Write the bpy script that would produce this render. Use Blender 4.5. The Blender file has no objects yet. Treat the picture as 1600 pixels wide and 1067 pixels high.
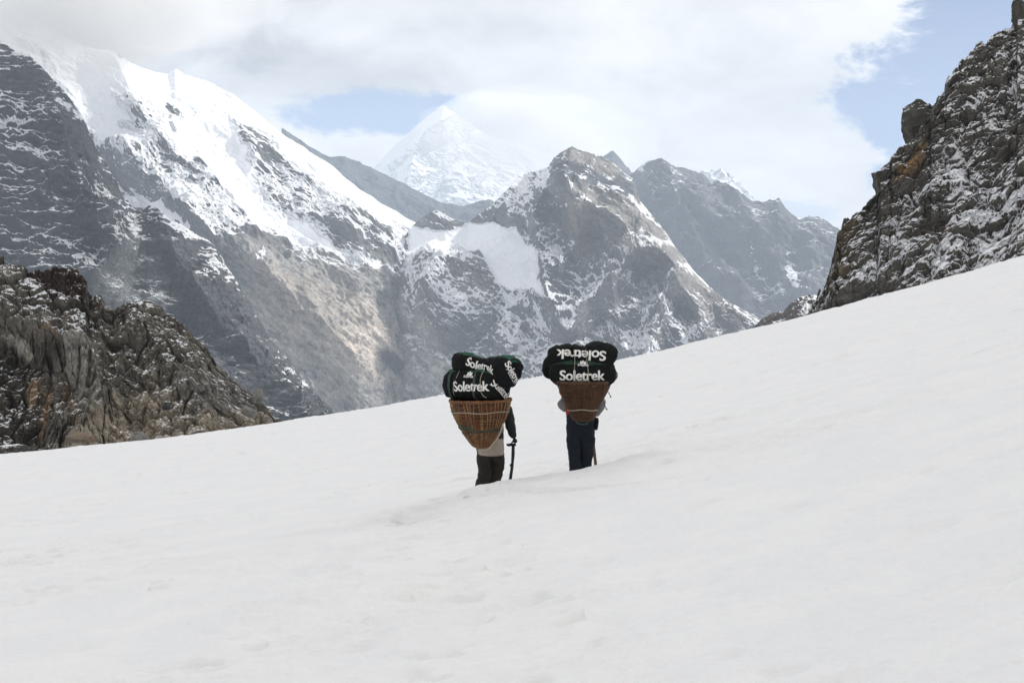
import bpy, bmesh, math, random
import numpy as np
from mathutils import Vector, Matrix, Quaternion
from mathutils.bvhtree import BVHTree

# ------------------------------------------------------------------ camera, sky, sun, exposure
SC = bpy.context.scene
COL = SC.collection
FPX = 2222.0                       # focal length in pixels of the 1600 px wide photograph (50 mm on 36 mm)
CAM_Z = 1.6
cd = bpy.data.cameras.new('camera'); cam = bpy.data.objects.new('camera', cd); COL.objects.link(cam)
cam.location = (0, 0, CAM_Z); cam.rotation_euler = (math.radians(90), 0, 0)
cd.sensor_width = 36; cd.lens = 50; cd.clip_start = 0.1; cd.clip_end = 60000
SC.camera = cam
SC.view_settings.view_transform = 'Standard'; SC.view_settings.look = 'None'
SC.view_settings.exposure = 0.17; SC.view_settings.gamma = 1
SC.cycles.use_denoising = True
SC.cycles.volume_bounces = 2
SC.cycles.max_bounces = 6
SC.cycles.diffuse_bounces = 3

SUN_AZ, SUN_EL = 72.0, 44.0        # azimuth to the right of the view direction, elevation
sun_dir = Vector((math.cos(math.radians(SUN_EL)) * math.sin(math.radians(SUN_AZ)),
                  math.cos(math.radians(SUN_EL)) * math.cos(math.radians(SUN_AZ)), math.sin(math.radians(SUN_EL))))
ld = bpy.data.lights.new('sun', 'SUN'); sun = bpy.data.objects.new('sun', ld); COL.objects.link(sun)
ld.energy = 4.2; ld.angle = math.radians(3.0); ld.color = (1.0, 0.96, 0.9)
sun.rotation_euler = (-sun_dir).to_track_quat('-Z', 'Y').to_euler()


class NT:
    """tiny helper for node trees"""
    def __init__(s, tree): s.t = tree; s.n = tree.nodes; s.l = tree.links
    def new(s, typ, **kw):
        nd = s.n.new(typ)
        for k, v in kw.items():
            setattr(nd, k, v)
        return nd
    def set(s, nd, key, val):
        if isinstance(val, bpy.types.NodeSocket): s.l.new(val, nd.inputs[key])
        elif val is not None: nd.inputs[key].default_value = val
    def math(s, op, a, b=None, c=None, clamp=False):
        nd = s.new('ShaderNodeMath', operation=op, use_clamp=clamp)
        s.set(nd, 0, a); s.set(nd, 1, b); s.set(nd, 2, c); return nd.outputs[0]
    def vmath(s, op, a, b=None):
        nd = s.new('ShaderNodeVectorMath', operation=op); s.set(nd, 0, a); s.set(nd, 1, b)
        return nd.outputs['Value'] if op in ('LENGTH', 'DOT_PRODUCT', 'DISTANCE') else nd.outputs[0]
    def noise(s, vec, scale, detail=4, rough=.55, dist=0.0, lac=2.0):
        nd = s.new('ShaderNodeTexNoise'); s.set(nd, 'Vector', vec); nd.inputs['Scale'].default_value = scale
        nd.inputs['Detail'].default_value = detail; nd.inputs['Roughness'].default_value = rough
        nd.inputs['Distortion'].default_value = dist; nd.inputs['Lacunarity'].default_value = lac
        return nd.outputs[0]
    def ramp(s, fac, a, b, lo=0.0, hi=1.0, smooth=True):
        nd = s.new('ShaderNodeMapRange', interpolation_type='SMOOTHSTEP' if smooth else 'LINEAR')
        s.set(nd, 'Value', fac); s.set(nd, 'From Min', a); s.set(nd, 'From Max', b); s.set(nd, 'To Min', lo); s.set(nd, 'To Max', hi)
        return nd.outputs[0]
    def mix(s, fac, a, b, mode='MIX'):
        nd = s.new('ShaderNodeMix', data_type='RGBA', blend_type=mode)
        s.set(nd, 0, fac); s.set(nd, 6, a); s.set(nd, 7, b); return nd.outputs[2]


def px_dir(px, py):
    v = Vector(((px - 800) / FPX, 1, (533.5 - py) / FPX)); v.normalize(); return v

world = bpy.data.worlds.new('World'); SC.world = world; world.use_nodes = True
w = NT(world.node_tree); w.n.clear()
skyt = w.new('ShaderNodeTexSky', sky_type='NISHITA'); skyt.sun_disc = False
skyt.sun_elevation = math.radians(SUN_EL); skyt.sun_rotation = math.radians(SUN_AZ)
skyt.altitude = 5000; skyt.air_density = 1.0; skyt.dust_density = 0.6
D = w.new('ShaderNodeTexCoord').outputs['Generated']
D = w.vmath('NORMALIZE', D)
blue = w.mix(1.0, skyt.outputs[0], (0.075, 0.093, 0.108, 1), 'MULTIPLY')
# stretched direction so clouds lie flat towards the horizon
Ds = w.vmath('MULTIPLY', D, (1.0, 1.0, 1.9))
nA = w.noise(Ds, 5.0, 6, .55, .3)
nB = w.noise(Ds, 14.0, 7, .6, .4)
nC = w.noise(Ds, 2.4, 3, .5)
def gap(px, py, rx, ry, lo=.55, hi=1.0):
    c = px_dir(px, py)
    v = w.vmath('SUBTRACT', D, tuple(c)); v = w.vmath('MULTIPLY', v, (FPX / rx, FPX / rx, FPX / ry))
    r = w.vmath('LENGTH', v)
    r = w.math('ADD', r, w.math('ADD', w.math('MULTIPLY', w.math('SUBTRACT', nB, .5), 2.6), w.math('MULTIPLY', w.math('SUBTRACT', nA, .5), 2.4)))
    return w.ramp(r, lo, hi, 1.0, 0.0)
g1 = gap(575, 182, 170, 38)
g2 = gap(1530, 60, 190, 170, .74, 1.12)
g3 = gap(1120, 12, 60, 20)
g4 = gap(1240, 335, 60, 30)
thin = w.ramp(nC, .52, .75, 0.0, .3)
gaps = w.math('MAXIMUM', w.math('MAXIMUM', w.math('MULTIPLY', g1, .88), w.math('MULTIPLY', g2, .95)), w.math('MAXIMUM', w.math('MULTIPLY', g3, .0), w.math('MULTIPLY', g4, .4)))
sepd = w.new('ShaderNodeSeparateXYZ'); w.l.new(D, sepd.inputs[0])
elev = sepd.outputs[2]
def bank(px, py, rx, ry, amt):
    c = px_dir(px, py)
    v = w.vmath('SUBTRACT', D, tuple(c)); v = w.vmath('MULTIPLY', v, (FPX / rx, FPX / rx, FPX / ry))
    r = w.math('ADD', w.vmath('LENGTH', v), w.math('MULTIPLY', w.math('SUBTRACT', nB, .5), 1.1))
    return w.ramp(r, .2, 1.15, amt, 0.0)
dark = w.math('ADD', bank(500, 120, 230, 60, .26), bank(830, 262, 160, 34, .12))
dark = w.math('ADD', dark, w.math('ADD', bank(1150, 130, 230, 40, .10), bank(760, 50, 200, 30, .10)))
dark = w.math('ADD', dark, bank(120, 0, 330, 120, .32))  # upper left corner darkened like lens falloff, put into the cloud colour
shade = w.math('ADD', w.math('MULTIPLY', w.math('SUBTRACT', nA, .5), .95), w.math('MULTIPLY', w.math('SUBTRACT', nB, .5), .42))
zen = w.ramp(elev, .25, .7, 0.0, -.10)      # sky brightened overhead, out of view, to lift the snow
val = w.math('SUBTRACT', w.math('SUBTRACT', w.math('ADD', .765, shade), dark), zen)
comb = w.new('ShaderNodeCombineColor')
w.l.new(w.math('MULTIPLY', val, 1.0), comb.inputs[0]); w.l.new(w.math('MULTIPLY', val, .968), comb.inputs[1]); w.l.new(w.math('MULTIPLY', val, .93), comb.inputs[2])
blue = w.mix(g2, blue, w.mix(1.0, blue, (.55, .62, .72, 1), 'MULTIPLY'))
skyc = w.mix(gaps, comb.outputs[0], blue)
bg = w.new('ShaderNodeBackground'); w.l.new(skyc, bg.inputs[0]); bg.inputs[1].default_value = 1.0
wo = w.new('ShaderNodeOutputWorld'); w.l.new(bg.outputs[0], wo.inputs[0])

# ------------------------------------------------------------------ numpy noise
def _h(ix, iy, iz, seed):
    with np.errstate(over='ignore'):
        h = (ix.astype(np.uint32) * np.uint32(374761393) + iy.astype(np.uint32) * np.uint32(668265263)
             + iz.astype(np.uint32) * np.uint32(2147483647) + np.uint32(seed * 1013904223 & 0xffffffff))
        h = (h ^ (h >> np.uint32(13))) * np.uint32(1274126177)
        h = (h ^ (h >> np.uint32(15))) * np.uint32(2246822519)
        return h ^ (h >> np.uint32(16))
_rs = np.random.RandomState(3); GR = _rs.normal(size=(64, 3)); GR /= np.linalg.norm(GR, axis=1)[:, None]
def perlin(P, seed=0):
    """gradient noise at points P (N,3), about -0.8..0.8"""
    I = np.floor(P).astype(np.int64); f = P - I; u = f * f * f * (f * (f * 6 - 15) + 10)
    out = 0
    for dx in (0, 1):
        wx = u[:, 0] if dx else 1 - u[:, 0]
        for dy in (0, 1):
            wy = u[:, 1] if dy else 1 - u[:, 1]
            for dz in (0, 1):
                wz = u[:, 2] if dz else 1 - u[:, 2]
                g = GR[_h(I[:, 0] + dx, I[:, 1] + dy, I[:, 2] + dz, seed) & np.uint32(63)]
                out = out + wx * wy * wz * (g[:, 0] * (f[:, 0] - dx) + g[:, 1] * (f[:, 1] - dy) + g[:, 2] * (f[:, 2] - dz))
    return out * 1.4
def fbm(P, octs, seed=0, gain=.5, lac=2.03, ridged=False):
    a, tot, out = 1.0, 0.0, 0
    for k in range(octs):
        n = perlin(P * lac ** k + k * 17.3, seed + k)
        if ridged: n = 1 - 2.4 * np.abs(n)
        out = out + a * n; tot += a; a *= gain
    return out / tot
def worley(P, seed=0):
    """F1 distance, F2-F1, random value of nearest cell"""
    I = np.floor(P).astype(np.int64); best = np.full(len(P), 9.0); sec = np.full(len(P), 9.0); val = np.zeros(len(P))
    for dx in (-1, 0, 1):
        for dy in (-1, 0, 1):
            for dz in (-1, 0, 1):
                h = _h(I[:, 0] + dx, I[:, 1] + dy, I[:, 2] + dz, seed)
                c = np.stack([(h & np.uint32(1023)) / 1023., ((h >> np.uint32(10)) & np.uint32(1023)) / 1023., ((h >> np.uint32(20)) & np.uint32(1023)) / 1023.], 1)
                d = np.sqrt((((I + np.array([dx, dy, dz]) + c) - P) ** 2).sum(1))
                m = d < best
                sec = np.where(m, best, np.minimum(sec, d)); val = np.where(m, (h >> np.uint32(7) & np.uint32(255)) / 255., val); best = np.minimum(best, d)
    return best, sec - best, val
def sstep(a, b, x):
    t = np.clip((x - a) / (b - a), 0, 1); return t * t * (3 - 2 * t)
def strata(P, normal, squash):
    n = np.array(normal, float); n /= np.linalg.norm(n)
    d = P @ n
    return P + np.outer(d * (squash - 1), n)
def seg_dist(X, Y, poly, closed=False):
    best = np.full(X.shape, 1e9); pts = list(poly) + ([poly[0]] if closed else [])
    for (x0, y0), (x1, y1) in zip(pts[:-1], pts[1:]):
        dx, dy = x1 - x0, y1 - y0; L = dx * dx + dy * dy + 1e-9
        t = np.clip(((X - x0) * dx + (Y - y0) * dy) / L, 0, 1)
        best = np.minimum(best, np.hypot(X - x0 - t * dx, Y - y0 - t * dy))
    return best
def in_poly(X, Y, poly):
    ins = np.zeros(X.shape, bool); n = len(poly)
    for i in range(n):
        x0, y0 = poly[i]; x1, y1 = poly[(i + 1) % n]
        if y0 == y1: continue
        c = ((Y > y0) != (Y > y1)) & (X < (x1 - x0) * (Y - y0) / (y1 - y0) + x0); ins ^= c
    return ins
def soft_poly(X, Y, poly, feather):
    d = seg_dist(X, Y, poly, True); s = np.where(in_poly(X, Y, poly), d, -d)
    return sstep(-feather, feather, s)

def grid_mesh(name, P, mat, smooth=True, attrs=None, colors=None, kind='structure', label=None, cat=None):
    """P: (rows, cols, 3) -> one quad sheet"""
    R, C_ = P.shape[:2]
    me = bpy.data.meshes.new(name); me.vertices.add(R * C_); me.vertices.foreach_set('co', P.reshape(-1).astype(np.float32))
    i = np.arange(R * C_).reshape(R, C_)
    q = np.stack([i[:-1, :-1], i[:-1, 1:], i[1:, 1:], i[1:, :-1]], -1).reshape(-1)
    nf = (R - 1) * (C_ - 1)
    me.loops.add(nf * 4); me.loops.foreach_set('vertex_index', q.astype(np.int32))
    me.polygons.add(nf); me.polygons.foreach_set('loop_start', np.arange(0, nf * 4, 4, dtype=np.int32))
    me.polygons.foreach_set('use_smooth', np.full(nf, smooth))
    me.update(calc_edges=True)
    for k, v in (attrs or {}).items():
        a = me.attributes.new(k, 'FLOAT', 'POINT'); a.data.foreach_set('value', v.reshape(-1).astype(np.float32))
    for k, v in (colors or {}).items():
        a = me.attributes.new(k, 'FLOAT_COLOR', 'POINT')
        a.data.foreach_set('color', np.concatenate([v.reshape(-1, 3), np.ones((R * C_, 1))], 1).reshape(-1).astype(np.float32))
    me.materials.append(mat)
    o = bpy.data.objects.new(name, me); COL.objects.link(o)
    if kind: o['kind'] = kind
    if label: o['label'] = label
    if cat: o['category'] = cat
    return o

# ------------------------------------------------------------------ materials
def principled(name):
    m = bpy.data.materials.new(name); m.use_nodes = True; t = NT(m.node_tree)
    return m, t, t.n['Principled BSDF'], t.n['Material Output']

def rock_snow(name, unit, squash_dir=(0.3, 0, 1), squash=2.5, fine=.34, bump=1.0, edge=.07, snow_col=(.80, .82, .86, 1), contrast=1.0):
    """unit: metres of the finest texture grain"""
    m, t, b, out = principled(name)
    pos = t.new('ShaderNodeNewGeometry').outputs['Position']
    n = Vector(squash_dir).normalized()
    d = t.vmath('DOT_PRODUCT', pos, tuple(n))
    sc = t.new('ShaderNodeVectorMath', operation='SCALE'); sc.inputs[0].default_value = tuple(n); t.l.new(t.math('MULTIPLY', d, squash - 1), sc.inputs['Scale'])
    lay = t.vmath('ADD', pos, sc.outputs[0])
    n1 = t.noise(lay, 1 / (unit * 9), 6, .62, .6)
    n2 = t.noise(pos, 1 / (unit * 2.2), 5, .65, .3)
    n3 = t.noise(lay, 1 / (unit * 45), 4, .55, .4)
    sn = t.new('ShaderNodeAttribute', attribute_name='snow').outputs['Fac']
    ti = t.new('ShaderNodeAttribute', attribute_name='tint').outputs['Color']
    k = t.math('ADD', t.math('MULTIPLY', t.math('SUBTRACT', n1, .5), 1.6 * fine), t.math('MULTIPLY', t.math('SUBTRACT', n2, .5), 1.5 * fine))
    # full snow and bare rock stay full and bare
    k = t.math('MULTIPLY', k, t.ramp(t.math('ABSOLUTE', t.math('SUBTRACT', sn, .5)), .30, .55, 1.0, .12))
    fac = t.ramp(t.math('ADD', sn, k), .5 - edge, .5 + edge)
    shade = t.math('ADD', t.math('MULTIPLY', t.math('SUBTRACT', n1, .5), 1.9 * contrast), t.math('ADD', 1.0, t.math('MULTIPLY', t.math('SUBTRACT', n2, .5), 1.7 * contrast)))
    shade = t.math('ADD', shade, t.math('MULTIPLY', t.math('SUBTRACT', n3, .5), 1.5 * contrast))
    shade = t.math('MAXIMUM', shade, .18)
    cc = t.new('ShaderNodeCombineColor'); [t.l.new(shade, cc.inputs[i]) for i in range(3)]
    rock = t.mix(1.0, ti, cc.outputs[0], 'MULTIPLY')
    col = t.mix(fac, rock, snow_col)
    t.l.new(col, b.inputs['Base Color']); b.inputs['Roughness'].default_value = .8
    b.inputs['Specular IOR Level'].default_value = .25
    bh = t.math('ADD', t.math('MULTIPLY', n1, 2.2), t.math('MULTIPLY', n2, .7))
    bh = t.math('MULTIPLY', bh, t.ramp(sn, .75, 1.0, 1.0, .12))
    bp = t.new('ShaderNodeBump'); bp.inputs['Strength'].default_value = .9; bp.inputs['Distance'].default_value = unit * 1.6 * bump
    t.l.new(bh, bp.inputs['Height']); t.l.new(bp.outputs[0], b.inputs['Normal'])
    return m

# ------------------------------------------------------------------ relief mountains
def lerp_pts(px, pts):
    a = np.array(pts, float); return np.interp(px, a[:, 0], a[:, 1])

def mountain(name, top, base, dtop, dbot, step, seed, disp, mat, snow=.4, snow_paint=(), tint=(.1, .1, .1), tint_paint=(), spurs=(),
             warp=9, slope_w=1.6, fine_w=1.4, prof=.9, squash=((0.3, 0, 1), 2.5), smooth=True, blocks=None, noise_w=.35, top_fade=.35,
             label=None, snow_alt=None, name_cat='mountain', extra=None, jag=0.0):
    x0, x1 = top[0][0], top[-1][0]
    cols = np.arange(x0, x1 + step, step)
    T = lerp_pts(cols, top); B = np.maximum(lerp_pts(cols, base), T + 6)
    rows = int(np.max(B - T) / step) + 1
    s = np.linspace(0, 1, rows)[:, None]
    PX = np.repeat(cols[None, :], rows, 0); PY = T[None, :] * (1 - s) + B[None, :] * s
    dt = lerp_pts(cols, dtop)[None, :]; db = lerp_pts(cols, dbot)[None, :]
    Dp = dt + (db - dt) * s ** prof
    # distances vary smoothly with a warped copy of the position so spurs are never straight
    Pn = np.stack([PX.ravel() / 60, PY.ravel() / 60, np.full(PX.size, seed * 1.7)], 1)
    wx = (fbm(Pn, 4, seed + 50) * warp).reshape(PX.shape); wy = (fbm(Pn + 31.7, 4, seed + 60) * warp).reshape(PX.shape)
    for poly, width, height in spurs:
        d = seg_dist(PX + wx, PY + wy, poly)
        Dp = Dp - height * np.maximum(0, 1 - d / width) ** 1.15
    if extra is not None: Dp = Dp - extra(PX + wx, PY + wy)
    def world_pts(Dp, PYy):
        return np.stack([(PX - 800) / FPX * Dp, Dp, (533.5 - PYy) / FPX * Dp + CAM_Z], -1)
    P = world_pts(Dp, PY)
    flat = P.reshape(-1, 3)
    H = np.zeros(len(flat)); lay = strata(flat, squash[0], squash[1])
    fade = (top_fade + (1 - top_fade) * sstep(0, .22, np.repeat(s, len(cols), 1))).ravel()
    for (scale, amp, octs, ridged, layered) in disp:
        q = (lay if layered else flat) / scale
        wv = fbm(q * .7 + 5, 2, seed + 9)[:, None] * .6
        n = fbm(q + wv, octs, seed + int(scale) % 97, gain=.52, ridged=ridged)
        if ridged: n = n - .25
        H += amp * n * (fade if amp > scale * .08 and scale > disp[-1][0] * 1.5 else 1.0)
    hard0 = np.zeros(PX.shape)
    for pt in snow_paint:
        if pt[1] > .95: hard0 = np.maximum(hard0, soft_poly(PX + wx, PY + wy, pt[0], pt[2] + 4))
        else: hard0 = hard0 * (1 - soft_poly(PX + wx, PY + wy, pt[0], pt[2] + 4))
    H = H * (1 - .5 * hard0.ravel())
    if blocks:
        for bs, ba, sq in blocks:
            f1, f2, v = worley(strata(flat, sq[0], sq[1]) / bs + fbm(flat / bs * .8, 2, seed + 3)[:, None] * .25, seed + 7)
            H += ba * ((v - .5) * 1.0 - .5 * (1 - sstep(0, .18, f2)))
    Hh = H.reshape(PX.shape)
    toward = np.stack([-(PX - 800) / FPX * .75, np.full(PX.shape, -.75), np.full(PX.shape, .62)], -1)
    P = P + toward * Hh[..., None]
    if extra_z := jag:
        P[..., 2] += jag * fbm(flat / (jag * 6), 4, seed + 77).reshape(PX.shape) * (1 - sstep(0, .3, s))
    # back side: a real body behind the skyline
    gx = np.gradient(P, axis=1); gy = np.gradient(P, axis=0); N = np.cross(gx, gy); N /= np.linalg.norm(N, axis=-1)[..., None] + 1e-9
    if N[..., 1].mean() > 0: N = -N
    nz = N[..., 2]
    sm = nz.copy()
    for st in (1, 2, 4, 8):
        for ax in (0, 1):
            sm = (sm + np.roll(sm, st, ax) + np.roll(sm, -st, ax)) / 3
    base_snow = np.full(PX.shape, float(snow))
    tintc = np.ones(PX.shape + (3,)) * np.array(tint)
    wx2 = wx + (fbm(Pn * 4, 3, seed + 70) * warp * .5).reshape(PX.shape); wy2 = wy + (fbm(Pn * 4 + 9, 3, seed + 71) * warp * .5).reshape(PX.shape)
    hard = np.zeros(PX.shape)
    for pt in snow_paint:
        poly, v, fe = pt[:3]
        mk = soft_poly(PX + wx2, PY + wy2, poly, fe) if len(poly) > 2 or True else 0
        base_snow = base_snow * (1 - mk) + v * mk
        if v > .95 or v < 0: hard = np.maximum(hard, mk)
        elif fe > 0: hard = hard * (1 - mk)
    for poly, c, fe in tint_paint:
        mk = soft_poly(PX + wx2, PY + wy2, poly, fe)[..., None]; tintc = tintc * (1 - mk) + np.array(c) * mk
    sv = base_snow + (1 - hard * .85) * (slope_w * (sm - sm.mean()) + fine_w * (nz - sm) + noise_w * fbm(lay / disp[0][0] * 3, 4, seed + 80).reshape(PX.shape)
          + noise_w * 1.3 * fbm(strata(flat, squash[0], squash[1] * 1.9) / disp[0][0] * 9 + fbm(flat / disp[0][0] * 5, 2, seed + 83)[:, None] * .5, 5, seed + 81, gain=.68).reshape(PX.shape))
    # extra rows behind the ridge
    K = 7; back = []
    top_row = P[0]
    hgt = (P[0, :, 2].max() - P[-1, :, 2].min())
    for k in range(K, 0, -1):
        r = top_row.copy(); t_ = (k / K) ** 1.5
        nn = fbm(np.stack([top_row[:, 0] / (hgt * .2), top_row[:, 1] / (hgt * .2), np.full(len(top_row), k * .8)], 1), 3, seed + 40) * hgt * .04 * min(k, 3) / 3
        r[:, 1] += t_ * hgt * .9 + nn; r[:, 0] += (top_row[:, 0] / top_row[:, 1]) * t_ * hgt * .9
        r[:, 2] -= t_ * hgt * .95 + np.abs(nn) * .6 + hgt * .004
        back.append(r)
    back = np.array(back)
    P = np.concatenate([back, P], 0)
    sv = np.concatenate([np.repeat(sv[:1], K, 0), sv], 0); tintc = np.concatenate([np.repeat(tintc[:1], K, 0), tintc], 0)
    return grid_mesh(name, P, mat, smooth, {'snow': np.clip(sv, -.2, 1.2)}, {'tint': tintc}, label=label, cat=name_cat)

CREST = [(-700, 760), (-300, 735), (0, 710), (130, 697), (240, 686), (430, 661), (540, 644), (690, 622), (830, 590), (960, 561), (1100, 534), (1250, 496), (1350, 470), (1450, 444), (1600, 399), (1900, 300), (2300, 160)]
def below_crest(d, x0=-400, x1=2100):
    return [(x, float(np.interp(x, [p[0] for p in CREST], [p[1] for p in CREST])) + d) for x in range(x0, x1, 50)]

ROCK_FAR = rock_snow('hazy_ridge_rock', 9, (0.4, 0, 1), 2, fine=.25, edge=.2, contrast=.6)
ROCK_BIG = rock_snow('snow_streaked_rock', 3.2, (0.62, -.1, .78), 3.6, fine=.38, edge=.06, contrast=1.2)
ROCK_DARK = rock_snow('shaded_ridge_rock', 2.0, (0.05, 0, 1), 3.2, fine=.42, edge=.10, contrast=1.1)
ROCK_MID = rock_snow('brown_peak_rock', 2.6, (0.5, -.1, .8), 2.6, fine=.36, edge=.08, contrast=1.25)

# --- the big snow mountain on the left
A_TOP = [(-150, -90), (-80, -40), (0, 5), (80, 48), (130, 74), (175, 86), (215, 106), (245, 117), (262, 121), (274, 113), (288, 121), (330, 135), (362, 151), (400, 180), (430, 202), (470, 233), (492, 247),
         (520, 262), (560, 292), (600, 320), (640, 347), (665, 362), (700, 392), (730, 420)]
mountain('snow_mountain', A_TOP, below_crest(70), [(0, 3700), (400, 3600), (730, 3650)], [(0, 2600), (400, 2650), (560, 2820), (610, 3000), (660, 3300), (730, 3480)],
         1.35, 11, [(420, 75, 3, True, False), (150, 34, 4, True, True), (38, 9, 4, True, True), (9, 2.2, 2, False, True)], ROCK_BIG,
         snow=.80, tint=(.105, .105, .105), squash=((0.62, -.1, .78), 2.8), slope_w=1.0, fine_w=.7, noise_w=.8, prof=.85,
         spurs=[([(430, 200), (520, 300), (600, 380), (640, 430)], 70, 80), ([(180, 100), (230, 200), (300, 270), (350, 350), (400, 420)], 60, 95),
                ([(370, 190), (400, 270), (470, 350), (560, 420)], 40, 22), ([(200, 250), (280, 330), (340, 400), (350, 470)], 45, 120),
                ([(400, 420), (480, 500), (560, 570), (620, 640)], 70, 130), ([(600, 540), (640, 580), (650, 600)], 40, 70)],
         snow_paint=[
             ([(-200, -120), (200, 80), (420, 180), (480, 240), (380, 190), (330, 200), (300, 260), (230, 250), (140, 215), (60, 60), (-200, 100)], 1.1, 10),
             ([(270, 115), (400, 178), (520, 265), (640, 350), (560, 330), (470, 270), (430, 235), (395, 200), (350, 180)], 1.05, 8),
             ([(170, 150), (205, 155), (280, 195), (275, 215), (215, 195)], .62, 12), ([(255, 165), (280, 172), (290, 190), (262, 186)], .35, 6), ([(172, 82), (190, 92), (194, 108), (178, 96)], .25, 4),
             ([(185, 200), (240, 195), (330, 300), (345, 350), (300, 330), (240, 280), (200, 250)], .66, 12),
             ([(150, 205), (210, 205), (225, 240), (150, 232)], .98, 6),
             ([(285, 170), (370, 175), (385, 260), (440, 340), (560, 420), (590, 432), (560, 425), (480, 398), (410, 372), (350, 310), (310, 240)], 1.2, 7),
             ([(368, 190), (420, 215), (440, 255), (410, 262), (380, 230)], .18, 9),
             ([(390, 265), (450, 270), (560, 330), (640, 400), (640, 425), (590, 420), (480, 360), (410, 310)], .70, 18),
             ([(480, 350), (620, 405), (600, 425), (530, 398)], .22, 8),
             ([(200, 320), (340, 340), (420, 400), (440, 440), (330, 400), (240, 350)], .74, 16),
             ([(205, 300), (235, 320), (300, 370), (290, 385), (225, 338)], 1.05, 6),
             ([(300, 385), (420, 385), (520, 420), (560, 445), (600, 440), (700, 460), (700, 760), (200, 760), (250, 400)], -.02, 26),
             ([(440, 390), (530, 430), (525, 445), (470, 430)], .55, 14),
             ([(562, 420), (592, 418), (600, 434), (575, 438)], 1.1, 4),
             ([(398, 408), (412, 402), (415, 420), (400, 424)], .8, 5),
         ],
         tint_paint=[([(380, 400), (700, 430), (700, 760), (380, 760)], (.30, .288, .275), 40),
                     ([(480, 470), (560, 475), (640, 560), (640, 600), (560, 600), (500, 560)], (.46, .41, .36), 26),
                     ([(400, 430), (520, 450), (560, 520), (460, 560), (400, 500)], (.31, .28, .25), 20),
                     ([(590, 560), (650, 575), (640, 600), (600, 590)], (.06, .06, .065), 8)],
         label='broad snow covered mountain with a long white glacier tongue running down its face')

# --- dark shaded mountain at the far left, its ridge falling to the valley
B_TOP = [(-150, -20), (-60, 30), (0, 60), (30, 80), (60, 99), (100, 148), (128, 186), (140, 215), (150, 238), (168, 262), (184, 288), (196, 312), (210, 331), (222, 334), (232, 325), (250, 330), (268, 350), (276, 347),
         (292, 362), (322, 380), (338, 394), (352, 420), (374, 455), (400, 500), (430, 540), (470, 590), (500, 630), (530, 670), (560, 700)]
mountain('dark_mountain', B_TOP, below_crest(60), [(-150, 1800), (200, 1750), (560, 1500)], [(-150, 1150), (560, 1250)],
         1.35, 23, [(260, 40, 3, True, False), (80, 16, 4, True, True), (22, 5, 4, True, True), (6, 1.5, 2, False, True)], ROCK_DARK,
         snow=.40, tint=(.062, .066, .074), squash=((0.05, 0, 1), 3.6), slope_w=1.1, fine_w=.9, noise_w=.8, prof=.9,
         spurs=[([(60, 100), (90, 180), (110, 260), (150, 330), (190, 400)], 45, 60), ([(250, 330), (270, 400), (330, 480), (400, 560), (480, 650)], 40, 50),
                ([(150, 360), (180, 400), (150, 450)], 40, 50), ([(215, 395), (200, 440), (190, 480)], 34, 30)],
         snow_paint=[([(-100, 0), (60, 100), (100, 150), (80, 170), (0, 160), (-100, 170)], .22, 16),
                     ([(-100, 165), (70, 170), (80, 250), (60, 300), (-100, 310)], .56, 22),
                     ([(75, 180), (150, 240), (120, 260), (85, 250)], .12, 10),
                     ([(-100, 310), (200, 310), (200, 350), (-100, 350)], .27, 14),
                     ([(-100, 345), (150, 335), (190, 352), (150, 372), (-100, 366)], .44, 10),
                     ([(-100, 376), (150, 372), (140, 404), (-100, 398)], .47, 7),
                     ([(-100, 400), (75, 400), (60, 430), (-100, 430)], .05, 6),
                     ([(100, 400), (160, 370), (150, 440), (130, 450)], .5, 12),
                     ([(185, 420), (215, 380), (250, 430), (270, 480), (150, 480)], .42, 14),
                     ([(225, 335), (560, 600), (600, 760), (300, 760), (270, 470), (220, 380)], .04, 14),
                     ([(300, 520), (320, 515), (315, 560), (300, 545)], .55, 8), ([(355, 530), (375, 570), (385, 595), (372, 600), (358, 570)], .5, 7)],
         tint_paint=[([(160, 430), (215, 375), (270, 460), (260, 500), (150, 500)], (.16, .17, .175), 14)],
         label='dark shaded mountain with snow lying on its level rock bands')

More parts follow.
